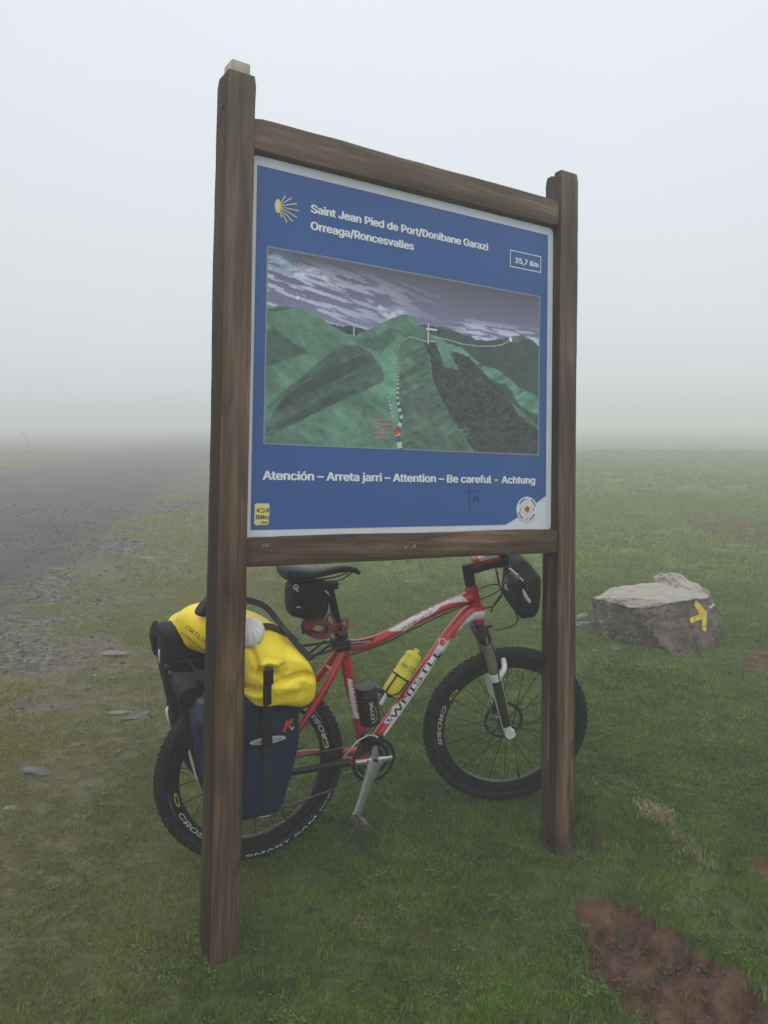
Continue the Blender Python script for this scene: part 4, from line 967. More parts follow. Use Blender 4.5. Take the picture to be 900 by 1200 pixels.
# white panel on the top tube, red script on it
V, F = poly_px([(454, 739.5), (480, 724.6), (502, 713), (520, 704.5), (536, 697.3), (542, 698.5), (549.5, 705), (540, 705.4), (528, 706.6), (516, 711), (508, 716), (512, 715.5), (504, 721), (494, 726), (484, 732.5), (474, 739.5), (458, 739.8)]); decal("paint_panel", 'top', V, F, WPAINT)
def text_on(tube, txt, pa, pb, cap_px, m, bold=.02, lift=.0012, y=-.022, shear=0, flip=False, space=1.0, fat=0):
    a = np.array(pa); b = np.array(pb); t = (b-a); L_ = np.linalg.norm(t); t = t/L_; nrm = np.array([t[1], -t[0]])
    V, F = text2d(txt, bold, space, shear)
    for i, sh in enumerate((-fat, fat, 0) if fat else (0,)):
        decal("lettering", tube, [tuple(a+t*(L_*u+sh*cap_px)+nrm*cap_px*v) for u, v in V], F, m, 1.3, lift+.00008*i)
text_on('top', "alikart", (470, 739), (508, 718.5), 5.0, RED, .05, shear=.4)
text_on('top', "whistle", (411, 754.3), (434, 752.0), 2.4, WPAINT, .03)
V, F = poly_px([(405, 750.5), (420, 750.6), (434, 747.8), (442, 744.8), (436, 751.5), (424, 755.5), (408, 756.5)], -.022); decal("paint_stripe", 'top', V, F, BLK, lift=.0003)
# down tube: white lower flank, black stripe, name
V, F = poly_px([(568.0, 715.6), (556.4, 717.3), (547.6, 724.4), (538.7, 735.1), (529.8, 747.6), (524.4, 750.2), (518.2, 757.3), (512.9, 755.6), (507.6, 765.3), (501.1, 777.1), (495.8, 781.6), (492.2, 789.1), (483.3, 801.1), (479.8, 807.3), (476.2, 816.2), (467.3, 823.3), (461.1, 826.9), (456.7, 837.6), (461.1, 845.6), (456.7, 851.8), (444.2, 868.7), (446.9, 874.9), (459.3, 855.3), (479.8, 826.9), (503.8, 788.7), (506.7, 781.3), (519.1, 765.3), (526.2, 755.6), (542.2, 736.9), (552.9, 731.6), (568.0, 730.7)], -.023); decal("paint_panel", 'down', V, F, WPAINT)
V, F = poly_px([(457.6, 847.3), (459.3, 845.6), (478.4, 817.6), (501.1, 784.7), (502.4, 786.0), (479.8, 819.8), (460.2, 848.2), (446.9, 867.8), (445.1, 866.4)], -.023); decal("paint_stripe", 'down', V, F, WPAINT, lift=.0012)
V, F = poly_px([(449.1, 866.0), (462.0, 848.2), (482.4, 819.8), (509.1, 780.7), (513.8, 768.9), (518.2, 765.3), (517.8, 769.8), (510.4, 783.3), (485.1, 821.6), (462.9, 851.8), (451.3, 868.7)], -.023); decal("paint_stripe", 'down', V, F, BLACK_INK, lift=.0015)
text_on('down', "WHISTLE", (461.3, 844.5), (518.4, 762.2), 10.4, WPAINT, .05, .0010, -.023, fat=.09)
text_on('down', "WHISTLE", (462.2, 843.3), (517.8, 763.1), 9.4, BLACK_INK, .02, .0016, -.023, fat=.05)
V, F = poly_px([(449.1, 846.9), (455.8, 838.4), (459.3, 846.4), (453.1, 848.2)], -.023); decal("flag_mark", 'down', V, F, WPAINT, lift=.0020)
V, F = poly_px([(451.8, 846.0), (455.3, 841.1), (458.3, 845.4)], -.023); decal("flag_mark", 'down', V, F, BLUEINK, lift=.0026)
V, F = poly_px([(518.2+5.6*math.cos(R_(a))*.8, 752.9-5.2*math.sin(R_(a))) for a in range(0, 360, 24)], -.023); decal("round_mark", 'down', V, F, WPAINT, lift=.0014)
V, F = poly_px([(518.2+4.4*math.cos(R_(a))*.8, 752.9-4.2*math.sin(R_(a))) for a in range(0, 360, 24)], -.023); decal("round_mark", 'down', V, F, RED, lift=.0020)
text_on('down', "team", (527.1, 752.0), (539.6, 738.7), 3.2, RED, .02, .0016, -.023, fat=.05)
V, F = poly_px([(543.8+2.0*math.cos(R_(a))-3.0*math.sin(R_(a)), 732.3-2.0*math.cos(R_(a))*.9-3.4*math.sin(R_(a))*-1.0) for a in range(0, 360, 24)], -.023); decal("oval_mark", 'down', V, F, BLACK_INK, lift=.0020)
# seat tube
V, F = poly_px([q7(38, 590), q7(72, 600), q7(118, 858), q7(55, 845), q7(52, 700)], -.02); decal("paint_panel", 'seat', V, F, WPAINT)
text_on('seat', "whistle", q7(62, 610), q7(100, 820), 5.5, BLACK_INK, .05, .0012, -.02, flip=False)
g = G(); ftube(g, [Vector((.345, -.0435, .319)), Vector((.200, -.060, .330)), Vector((.090, -.065, .334))], [.0155, .0135, .013], 12); g.done('chainstay_guard', BLK, bike)
g = G(); g.lathe([(.0, 0), (.0265, 0), (.0265, .006), (0, .006)], HTt+Vector((-.004, 0, .011)), st_ax, 20); g.done("headset_ring", STEEL, bike)
g = G(); g.lathe([(0, -.052), (.017, -.052), (.0205, -.046), (.0205, -.036), (0, -.036)], BBc, (0, 1, 0), 24); g.done("bottom_bracket_cup", BLK, bike)
g = G(); g.lathe([(0, .052), (.0205, .05), (.0205, .036), (0, .036)], BBc, (0, 1, 0), 24); g.done("bottom_bracket_cup", BLK, bike)

# seatpost, clamp, saddle
g = G(); ftube(g, [Vector((.330, 0, .73)), Vector((.272, 0, .965))], .0150, 16); g.lathe([(0, -.012), (.024, -.012), (.024, .016), (0, .016)], Vector((.319, 0, .788)), (-.24, 0, .97), 18)
g.box((.235, -.018, .958), (.300, .018, .985), .005); g.tube([(.285, -.022, .975), (.285, .022, .975)], .007, 10)
seatpost = g.done("seatpost", BLK, bike)
sd = G()
def sad(x, hw, zt, zb, p=2.2): return ((x, 0, (zt+zb)/2), (0, hw, 0), (0, 0, (zt-zb)/2), p)
sd.loft([sad(.090, .030, 1.052, 1.030), sad(.100, .058, 1.058, 1.012), sad(.125, .068, 1.058, 1.004), sad(.165, .062, 1.050, 1.000), sad(.205, .046, 1.040, 1.004), sad(.255, .028, 1.036, 1.008), sad(.310, .021, 1.040, 1.014), sad(.350, .018, 1.036, 1.012), sad(.374, .014, 1.026, 1.002), sad(.386, .007, 1.014, 1.000)], 28, 4)
saddle = sd.done("saddle", SADDLEM, bike, True, 60)
for sy in (-1, 1):
    rk = G(); rk.tube(spline([(.155, sy*.028, 1.018), (.185, sy*.024, .994), (.235, sy*.022, .990), (.300, sy*.022, .992), (.350, sy*.010, 1.012)], 5), .0032, 8); rk.done("saddle_rail", CHAINM, saddle)

# wheels
def wheel(name, ax, fn, label=None, rotor=True, cassette=False):
    w_ = bpy.data.objects.new(name, None); w_.empty_display_size = .1; col.objects.link(w_); w_.parent = bike
    c = Vector((ax, 0, RW)); g = G(fn=fn)
    prof = []
    for k in range(15):
        a = R_(-128+256*k/14); prof.append((.3075+.0245*math.cos(a), .0255*math.sin(a)))
    g.lathe(prof, c, (0, 1, 0), 120)
    n = 76                                                   # tread knobs
    def knob(th, y, wy, wl, h, tilt=0):
        # local frame at angle th round the tyre
        d = Vector((math.cos(th), 0, math.sin(th))); t = Vector((-math.sin(th), 0, math.cos(th)))
        a = math.asin(max(-1, min(1, y/.0262))); r0 = .3075+.0238*math.cos(a); nd = (d*math.cos(a)+Vector((0, 1, 0))*math.sin(a)); sd_ = (Vector((0, 1, 0))*math.cos(a)-d*math.sin(a))
        b = c + d*r0 + Vector((0, y, 0)); V = []
        for hh, q in ((-.001, 1.0), (h, .8)):
            for su, sv in ((-1, -1), (1, -1), (1, 1), (-1, 1)): V.append(b+nd*hh+sd_*(su*wy*.5*q)+t*(sv*wl*.5*q+su*tilt))
        g.add(V, [(4, 5, 6, 7), (0, 1, 5, 4), (1, 2, 6, 5), (2, 3, 7, 6), (3, 0, 4, 7)])
    for k in range(n):
        th = 2*math.pi*k/n; o_ = math.pi/n
        knob(th, .0045, .0075, .012, .0042, .001); knob(th+o_, -.0045, .0075, .012, .0042, -.001)
        knob(th+o_*.6, .0150, .007, .011, .0042); knob(th+o_*1.6, -.0150, .007, .011, .0042)
        knob(th, .0225, .006, .012, .0042); knob(th+o_, -.0225, .006, .012, .0042)
    g.done("tyre", RUBBER, w_, True, 35)
    g = G(fn=fn); g.lathe([(.286, -.0125), (.288, -.0135), (.282, -.0140), (.268, -.0130), (.252, -.0095), (.2505, 0), (.252, .0095), (.268, .0130), (.282, .0140), (.288, .0135), (.286, .0125)], c, (0, 1, 0), 96)
    rim = g.done("rim", RIMM, w_, True, 60)
    g = G(fn=fn); hw = .05
    g.lathe([(.0, -hw), (.009, -hw), (.012, -.036), (.024, -.033), (.024, -.029), (.014, -.025), (.013, .025), (.024, .029), (.024, .033), (.012, .036), (.009, hw), (0, hw)], c, (0, 1, 0), 24); g.done("hub", BLK, w_)
    if rotor:
        g = G(fn=fn); R0, R1 = .068, .080; y = .041; nb = 60; V = []
        g.lathe([(R1, y-.001), (R1, y+.001), (R0, y+.001), (R0, y-.001)], c, (0, 1, 0), 60, close=True)
        for k in range(6):
            a = 2*math.pi*k/6; g.tube([c+Vector((math.cos(a)*.018, y, math.sin(a)*.018)), c+Vector((math.cos(a+.5)*.069, y, math.sin(a+.5)*.069))], .0028, 6)
        g.lathe([(.024, y-.002), (.024, y+.002), (.016, y+.002), (.016, y-.002)], c, (0, 1, 0), 24, close=True)
        g.done("brake_rotor", CHAINM, w_)
    if cassette:
        g = G(fn=fn)
        for k in range(9):
            r = .052-.0042*k; y = -.029-.0038*k
            prof_n = 40; g.lathe([(r, y-.0009), (r, y+.0009), (.016, y+.0009), (.016, y-.0009)], c, (0, 1, 0), 40, close=True)
        g.done("cassette", CHAINM, w_)
    # spokes: one mesh per side and lean, shared
    base_me = {}
    for k in range(24):
        side = -1 if k % 2 else 1; lean = .20 if (k//2) % 2 else -.20; a = 2*math.pi*k/24+.06
        g = G(fn=fn); h0 = c+Vector((math.cos(a+lean*3.2)*.0225, side*.031, math.sin(a+lean*3.2)*.0225)); h1 = c+Vector((math.cos(a)*.2525, side*.002, math.sin(a)*.2525))
        g.tube([h0, h1], .0017, 5); g.done("spoke", SPOKEM, w_)
    g = G(fn=fn); a = R_(-72 if ax > .5 else -60); g.tube([c+Vector((math.cos(a)*.250, 0, math.sin(a)*.250)), c+Vector((math.cos(a)*.212, 0, math.sin(a)*.212))], .0030, 8); g.done("valve", BLK, w_)
    return w_, rim, c
def arc_text(txt, c, r0, ang0, ang1, cap_, y, m, parent, fn, inward=True, bold=.03, name="lettering", shear=0):
    """letters stand with their tops toward the hub, reading counter-clockwise along the bottom of the wheel"""
    V, F = text2d(txt, bold, 1.0, shear); VA, FA = cut2d(V, F, lambda a, b: (a*abs(ang1-ang0)*r0, b*cap_), .006)
    V2 = []; F2 = []; out = []
    for i, sh in enumerate((-.05, .05, 0)):
        k = len(V2); V2 += [(a+sh*cap_, b+(.03*cap_ if i == 2 else 0), .0001*i) for a, b in VA]; F2 += [tuple(j+k for j in f) for f in FA]
    for (u, v, lf) in V2:
        th = ang0 + math.copysign(u/r0, ang1-ang0); r = (r0 - v) if inward else (r0 + v)
        yy = y(r) if callable(y) else y
        p = Vector((c.x+math.cos(th)*r, yy-lf, c.z+math.sin(th)*r)); out.append(fn(p) if fn else p)
    return build(name, out, F2, m, parent, False)
ident = None
rear, rrim, rc_ = wheel("rear_wheel", 0.0, ident, cassette=True)
front, frim, fc_ = wheel("front_wheel", AX, steer)
def tyre_y(r):
    a = (r-.3075)/.0245; a = max(-1, min(1, a)); return -(.0255*math.sqrt(max(0, 1-a*a))+.0012)
def rim_y(r): return -(np.interp(r, [.2505, .252, .268, .282, .288], [0.0, .0095, .0130, .0140, .0135])+.0008)
def ang(px, py, c=rc_, y=-.026): a = bk(px, py, y); return math.atan2(a[1]-c.z, a[0]-c.x)
rt_ = [o for o in rear.children if o.name.startswith('tyre')][0]; ft_ = [o for o in front.children if o.name.startswith('tyre')][0]
arc_text("SMART SAM", rc_, .3150, ang(288, 1002), ang(364, 952), .0120, tyre_y, INK, rear, None, bold=.04)
arc_text("26x2.25", rc_, .3140, ang(369, 947), ang(383, 928), .0090, tyre_y, INK, rear, None, bold=.02)
RO = mat("rim_print_white", (.60, .60, .60), .4)
for (a0_, a1_) in ((ang(205, 965, y=-.015), ang(236, 994, y=-.015)), (R_(24), R_(58))):
    pass
arc_text("CROSS", rc_, .2800, R_(203), R_(238), .0215, rim_y, RO, rear, None, bold=.03, shear=.2)
arc_text("CROSSRIDE", rc_, .2800, R_(8), R_(66), .0215, rim_y, RO, rear, None, bold=.03, shear=.2)
arc_text("CROSS", fc_, .2800, R_(160), R_(196), .0215, rim_y, RO, front, steer, bold=.03, shear=.2)
def rim_logo(a, c, rim, fn):
    V = []; 
    for k in range(16):
        t = 2*math.pi*k/16; th = a+math.cos(t)*.022/.268*1.25; r = .268+math.sin(t)*.0068; p = Vector((c.x+math.cos(th)*r, rim_y(r)-.0006, c.z+math.sin(th)*r)); V.append(fn(p) if fn else p)
    lo_ = build("oval_logo", V, [tuple(range(16))], YLOGO, rim, False)
    V = []
    for k in range(16):
        t = 2*math.pi*k/16; th = a+math.cos(t)*.022/.268*.85; r = .268+math.sin(t)*.0040; p = Vector((c.x+math.cos(th)*r, rim_y(r)-.0014, c.z+math.sin(th)*r)); V.append(fn(p) if fn else p)
    build("oval_logo", V, [tuple(range(16))], BLK, rim, False)
rim_logo(ang(204, 939, y=-.014), rc_, rear, None); rim_logo(ang(383, 868, y=-.014), rc_, rear, None); rim_logo(R_(148), fc_, front, steer)
for w_, a in ((front, R_(222)),):
    arc_text("XM DISC", fc_, .2800, R_(200), R_(214), .008, rim_y, RO, front, steer, bold=.0) if False else None

# fork
g = G(fn=steer); crown = Vector((.8985, 0, .742)); dv = Vector((AX-.010, 0, RW)) - crown - Vector((.035, 0, 0)) ; leg_dir = (Vector((AX-.003, 0, RW))-Vector((.918, 0, .735)))
g.loft([((.894, -.086, .735), (.020, 0, 0), (0, 0, .018), 3), ((.893, -.075, .738), (.024, 0, 0), (0, 0, .022), 3), ((.884, -.03, .752), (.026, 0, 0), (0, 0, .024), 3), ((.884, .03, .752), (.026, 0, 0), (0, 0, .024), 3), ((.893, .075, .738), (.024, 0, 0), (0, 0, .022), 3), ((.894, .086, .735), (.020, 0, 0), (0, 0, .018), 3)], 16, 3)
g.lathe([(.0, 0), (.027, 0), (.027, .012), (0, .012)], Vector((.882, 0, .760)), st_ax, 20)
g.lathe([(0, -.02), (.019, -.02), (.019, .012), (.013, .020), (0, .020)], Vector((.889, -.068, .762)), st_ax, 16); g.lathe([(0, -.02), (.019, -.02), (.019, .012), (0, .014)], Vector((.889, .068, .762)), st_ax, 16)
g.tube([(.889, -.068, .782), (.915, -.068, .788)], .006, 8)
fork = g.done("fork", BLK, bike, True, 50)
for sy in (-1, 1):
    top = Vector((.893, sy*.068, .750)); bot = Vector((AX-.012, sy*.060, RW+.012)); d = (bot-top)
    g = G(fn=steer); g.tube([top, top+d*.42], .0190, 18); g.done("stanchion", STANCH, fork)
    g = G(fn=steer); a = top+d*.38
    g.tube([a, a+d*.03, a+d*.05, a+d*.3, top+d*.80, top+d*.93, bot+Vector((.004, 0, -.014))], [.0235, .0245, .0235, .0225, .0205, .0195, .015], 20); 
    g.lathe([(0, -.011), (.020, -.010), (.021, 0), (.020, .010), (0, .011)], bot+Vector((.010, sy*.004, -.012)), (0, 1, 0), 20)
    lw = g.done("lower_leg", WPAINT, fork, True, 50)
    if sy < 0:
        # black print down the outside of the leg
        V = []; F = []; ax0 = a; 
        for i in range(13):
            t = .12+.78*i/12; p = ax0+(bot-ax0)*t; r = np.interp(t, [0, .08, .42, .87, 1], [.0240, .0233, .0222, .0203, .0195])+.0014
            dn = d.normalized(); up_ = Vector((0, -1, 0)); up_ = (up_-dn*up_.dot(dn)).normalized(); sd_ = dn.cross(up_)
            for j in range(7):
                th = R_(-50+100*j/6); V.append(steer(p+(up_*math.cos(th)+sd_*math.sin(th))*r))
        for i in range(12):
            for j in range(6): F.append((i*7+j, i*7+j+1, (i+1)*7+j+1, (i+1)*7+j))
        build("print_panel", V, F, BLACK_INK, fork, True)
    g = G(fn=steer); g.lathe([(0, -.004), (.0215, -.004), (.0215, .006), (0, .006)], top+d*.385, d.normalized(), 16); g.done("wiper_seal", BLK, fork)
g = G(fn=steer); am = Vector((.893, 0, .750)).lerp(Vector((AX-.012, 0, RW+.012)), .44)
g.tube(spline([am+Vector((.002, -.064, -.02)), am+Vector((.034, -.056, .035)), am+Vector((.036, 0, .062)), am+Vector((.030, .052, .045)), am+Vector((0, .062, 0))], 5), .0110, 12); g.done("fork_brace", WPAINT, fork)
g = G(fn=steer); g.box((.985, .035, .365), (1.030, .075, .435), .008); g.tube([(1.0, .07, .43), (.985, .075, .50)], .004, 8); g.done("brake_caliper", BLK, bike)

# stem, handlebar
g = G(fn=steer); s0_ = Vector((.838, 0, .925)); s1_ = Vector((.818, 0, 1.002)); g.tube([s0_+Vector((.002, 0, -.008)), s1_], .0205, 18); g.lathe([(0, 0), (.018, 0), (.016, .006), (0, .007)], s1_, st_ax, 16)
clamp = Vector((.955, 0, 1.022)); g.loft([((.822, 0, .985), (0, .019, 0), (-.004, 0, .021), 3), ((.860, 0, .996), (0, .018, 0), (-.004, 0, .019), 3), ((.920, 0, 1.013), (0, .018, 0), (-.004, 0, .018), 3), ((.950, 0, 1.021), (0, .024, 0), (-.004, 0, .022), 3), ((.972, 0, 1.027), (0, .024, 0), (-.003, 0, .020), 3)], 18, 3)
stem = g.done("stem", BLK, bike)
g = G(fn=steer); barP = spline([clamp+Vector((-.035, -.270, .004)), clamp+Vector((-.020, -.16, .006)), clamp+Vector((0, -.06, 0)), clamp+Vector((0, .06, 0)), clamp+Vector((-.020, .16, .006)), clamp+Vector((-.035, .270, .004))], 6)
g.tube(barP, .0125, 14); hb = g.done("handlebar", BLK, bike)
for sy in (-1, 1):
    g = G(fn=steer); a = clamp+Vector((-.022, sy*.175, .006)); b = clamp+Vector((-.036, sy*.285, .004))
    P = [a.lerp(b, k/14) for k in range(15)]; g.tube(P, [.0165 if k % 2 else .0152 for k in range(15)], 16); g.done("grip", RUBBER, hb)
    g = G(fn=steer); c = clamp+Vector((-.012, sy*.135, .004)); g.lathe([(.0175, -.010), (.0175, .010)], c, (0, 1, 0), 16); g.box(c+Vector((.004, -.014, -.030)), c+Vector((.045, .018, -.006)), .006)
    g.done("brake_mount", BLK, hb)
    g = G(fn=steer); g.tube(spline([c+Vector((.040, 0, -.018)), c+Vector((.058, sy*.025, -.026)), c+Vector((.046, sy*.070, -.030)), c+Vector((.036, sy*.095, -.034))], 5), .0038, 8); g.done("brake_lever", BLK, hb)
    g = G(fn=steer); g.tube(spline([c+Vector((.0, -sy*.01, -.02)), c+Vector((-.02, sy*.03, -.045)), c+Vector((-.015, sy*.05, -.05))], 4), .005, 8); g.done("shift_lever", STEEL, hb)
def cz(X, Y, y=-.03): return Vector(bk3(535+X/7.5, 640+Y/7.5, y))
CB = [[cz(195, 378, -.01), cz(300, 338, -.05), cz(372, 328, -.08), cz(350, 230, -.07), cz(345, 190, -.06)],
      [cz(205, 468, -.02), cz(300, 432, -.05), cz(385, 378, -.08), cz(415, 330, -.09)],
      [cz(205, 548, -.02), cz(300, 535, -.06), cz(350, 500, -.08), cz(400, 420, -.09), cz(372, 330, -.09), cz(352, 230, -.08)],
      [cz(302, 582, -.04), cz(318, 545, -.05), cz(345, 490, -.07), cz(400, 420, -.09)],
      [cz(345, 737, .06), cz(430, 722, .03), cz(500, 695, 0), cz(540, 640, -.03), cz(505, 560, -.06), cz(430, 445, -.09), cz(375, 340, -.09), cz(358, 225, -.08)]]
CB += [[Vector((.845, -.026, .868)), Vector((.790, -.023, .850)), Vector((.700, -.021, .822)), Vector((.590, -.020, .784)), Vector((.480, -.020, .742)), Vector((.380, -.022, .722)), Vector((.320, -.020, .700)), Vector((.250, -.048, .600)), Vector((.14, -.070, .47))],
       [Vector((.885, -.03, .74)), Vector((.900, -.088, .700)), Vector((.925, -.092, .60)), Vector((.950, -.060, .52)), Vector((.99, .03, .44))]]
for P in CB:
    g = G(); g.tube(spline(P, 7), .0027, 7); g.done("cable", BLK, bike)

# cranks, chain
cc = Vector((.436, 0, .316))
cs = bpy.data.objects.new("crankset", None); cs.empty_display_size = .1; col.objects.link(cs); cs.parent = bike
g = G()
for r, y, nt_ in ((.085, -.055, 42), (.064, -.047, 32), (.045, -.039, 22)):
    V = []; F = []; n = nt_*4
    for sgn in (-1, 1):
        for k in range(n):
            a = 2*math.pi*k/n; rr = r + (.0035 if k % 4 in (0, 1) else -.0015); V.append((cc.x+math.cos(a)*rr, y+sgn*.0011, cc.z+math.sin(a)*rr))
        for k in range(n):
            a = 2*math.pi*k/n; V.append((cc.x+math.cos(a)*(r-.012), y+sgn*.0011, cc.z+math.sin(a)*(r-.012)))
    for k in range(n):
        k2 = (k+1) % n; F += [(k, k2, n+k2, n+k), (2*n+k, 3*n+k, 3*n+k2, 2*n+k2), (k, 2*n+k, 2*n+k2, k2), (n+k, n+k2, 3*n+k2, 3*n+k)]
    g.add(V, F)
g.done("chainring", BLK, cs, False)
g = G()
for k in range(4):
    a = R_(100+90*k-12); d = Vector((math.cos(a), 0, math.sin(a))); g.tube([cc+Vector((0, -.060, 0))+d*.012, cc+Vector((0, -.060, 0))+d*.045, cc+Vector((0, -.057, 0))+d*.072], [.014, .011, .009], 10, True, .6)
g.lathe([(0, -.066), (.017, -.066), (.020, -.062), (.020, -.050), (0, -.050)], cc, (0, 1, 0), 24); g.done("spider", SILVER, cs); g = G()
ce = Vector((.395, -.082, .105+.02)); ce = Vector((.397, -.082, .128))
pe = Vector(bk3(417, 957, -.085)); d = pe-(cc+Vector((0, -.075, 0)))
ce = cc+Vector((0, -.075, 0))+d
g.tube([cc+Vector((0, -.066, 0)), cc+Vector((0, -.070, 0))+d*.12, cc+Vector((0, -.073, 0))+d*.5, cc+Vector((0, -.078, 0))+d*.85, ce], [.033, .027, .0185, .0155, .0175], 16, True, .5)
g.done("crank_arm", SILVER, cs)
g = G(); g.lathe([(0, -.0745), (.011, -.0745), (.011, -.070), (0, -.070)], cc, (0, 1, 0), 16); g.done("crank_bolt", BLK, cs)
g = G(); d2 = Vector((-d.x, 0, -d.z)); g.tube([cc+Vector((0, .060, 0)), cc+Vector((0, .075, 0))+d2*.5, cc+Vector((0, .080, 0))+d2], [.018, .0125, .012], 12, True, .6); g.done("crank_arm", SILVER, cs)
def pedal(c, sy):
    g = G(); p = c+Vector((0, sy*.012, 0)); g.tube([p, p+Vector((0, sy*.085, 0))], .007, 10)
    q = p+Vector((0, sy*.040, 0)); R3 = Matrix.Rotation(R_(28), 3, 'Y') @ Matrix.Diagonal((.85, .85, 1.3))
    def bx(a, b):
        g2 = G(); g2.box(a, b, .002); g.add([R3 @ v + q for v in g2.V], g2.F)
    bx((-.038, -.036, -.009), (.038, -.030, .009)); bx((-.038, .030, -.009), (.038, .036, .009)); bx((-.040, -.036, -.008), (-.033, .036, .008)); bx((.033, -.036, -.008), (.040, .036, .008)); bx((-.014, -.034, -.012), (.014, .034, .012))
    for q_ in (-.024, .024): bx((q_-.002, -.034, -.007), (q_+.002, .034, .013))
    g.done("pedal", PEDALM, cs)
pedal(ce, -1); pedal(cc+Vector((0, .080, 0))+d2, 1)
g = G(); CHR = [(cc.x, cc.z, .064, -.047), (.0, RW, .040, -.045), (.018, .262, .016, -.050), (.034, .198, .016, -.050)]
def chain_path():
    P = []
    for a in range(88, -93, -9): P.append(Vector((cc.x+.066*math.cos(R_(a)), -.047, cc.z+.066*math.sin(R_(a)))))      # round the front of the ring
    P.append(Vector((.034+.016, -.050, .190)))
    for a in range(-60, -200, -25): P.append(Vector((.034+.018*math.cos(R_(a)), -.050, .198+.018*math.sin(R_(a)))))
    for a in range(-60, 100, 25): P.append(Vector((.018+.018*math.cos(R_(a)), -.050, .262+.018*math.sin(R_(a)))))
    for a in range(-80, -281, -20): P.append(Vector((.042*math.cos(R_(a)), -.045, RW+.042*math.sin(R_(a)))))
    P.append(P[0].copy()); return P
P = chain_path(); Q = []
for a, b in zip(P[:-1], P[1:]):
    n = max(1, int((b-a).length/.0064)); Q += [a+(b-a)*k/n for k in range(n)]
Q.append(P[-1]); g.tube(Q, [.0042 if k % 2 else .0032 for k in range(len(Q))], 6, True, .8)
g.done("chain", CHAINM, cs)
g = G(); g.tube([(-.004, -.075, .318), (.012, -.072, .285), (.020, -.066, .262)], [.012, .014, .010], 10); g.tube([(.018, -.058, .262), (.035, -.056, .195)], [.007, .006], 8)
for p in ((.018, -.052, .262), (.034, -.052, .198)): g.lathe([(.0, -.003), (.021, -.003), (.021, .003), (0, .003)], Vector(p), (0, 1, 0), 22)
g.box((.004, -.0645, .186), (.050, -.0600, .274), .006); g.done("rear_derailleur", STEEL, bike)
g = G(); g.tube(spline([(.395, -.035, .402), (.425, -.050, .410), (.455, -.060, .408)], 4), .006, 8); g.box((.415, -.064, .372), (.470, -.058, .412), .003); g.box((.395, -.03, .37), (.425, .02, .41), .004); g.done("front_derailleur", BLK, bike)
g = G(); g.tube(spline([(.405, -.040, .412), (.43, -.058, .414), (.445, -.064, .405)], 4), .0045, 8); g.done("derailleur_link", SILVER, bike)
g = G(); g.tube(spline([bk3(431, 862, -.055), bk3(420, 868, -.06), bk3(409, 880, -.062), bk3(402, 888, -.062)], 5), .0032, 8); g.done("derailleur_cage", SILVER, bike)

# bottle cages, rack
bc0, bc1 = Vector(bk3(459, 812, 0)), Vector(bk3(498, 752, 0))          # bottle base and shoulder centres
bd = (Vector(bk3(491, 757, 0))-Vector(bk3(459, 808, 0))).normalized(); bn = Vector((-bd.z, 0, bd.x))
bb = Vector(bk3(457, 813, 0)); BR_ = .034
cg = G(); u_, v_ = bn, Vector((0, 1, 0))
def ring(t, a0_, a1_, r=.0375): return [bb+bd*t+(u_*math.cos(R_(a))+v_*math.sin(R_(a)))*r for a in np.linspace(a0_, a1_, 14)]
cg.tube(ring(.075, -120, 120), .0032, 8)
cg.tube(spline([bb+bd*.075+(u_*math.cos(R_(-120))+v_*math.sin(R_(-120)))*.0375, bb+bd*.02+(u_*math.cos(R_(-100))+v_*math.sin(R_(-100)))*.037, bb+bd*(-.006)+u_*.02-v_*.02, bb+bd*(-.006)-u_*.02], 5), .0032, 8)
cg.tube(spline([bb+bd*.075+(u_*math.cos(R_(-35))+v_*math.sin(R_(-35)))*.0375, bb+bd*.01+(u_*math.cos(R_(-30))+v_*math.sin(R_(-30)))*.037, bb+bd*(-.006)+u_*.012], 5), .0032, 8)
cg.tube(spline([bb+bd*.075+(u_*math.cos(R_(120))+v_*math.sin(R_(120)))*.0375, bb+bd*(-.006)+u_*.02+v_*.02], 5), .0032, 8)
cg.tube([bb+bd*-.006-u_*.036, bb+bd*.13-u_*.037], .0035, 8); cg.done("bottle_cage", BLK, bike)
g = G(); g.tube([bb+bd*-.05+u_*.01, bb+bd*-.004+u_*.012], .0075, 12); g.done("pump_tube", WPAINT, bike)
g = G()
for sy in (-1, 1):
    g.tube(spline([(.330, sy*.030, .755), (.200, sy*.052, .742), (.120, sy*.055, .735), (-.240, sy*.055, .735), (-.28, sy*.02, .735)], 5), .005, 8)
    g.tube([(-.02, sy*.075, .36), (.04, sy*.058, .735)], .005, 8); g.tube([(-.02, sy*.075, .36), (-.09, sy*.058, .735)], .005, 8); g.tube([(-.02, sy*.075, .36), (-.22, sy*.058, .72)], .005, 8)
for x in (.10, 0, -.1, -.2): g.tube([(x, -.055, .735), (x, .055, .735)], .004, 8)
for ya, yb in ((.0, .0),):
    g.tube([Vector(bk3(360, 767, -.03)), Vector(bk3(381, 751, -.03))], .0045, 8); g.tube([Vector(bk3(362, 774, .01)), Vector(bk3(386, 756, .01))], .0045, 8)
g.box((.290, -.035, .735), (.345, .035, .775), .006)
g.done("luggage_rack", BLK, bike)

# ================================================================== THINGS CARRIED BY THE BICYCLE
def carried(name, org): return empty(name, BIKE_M @ Matrix.Translation(Vector(org)))
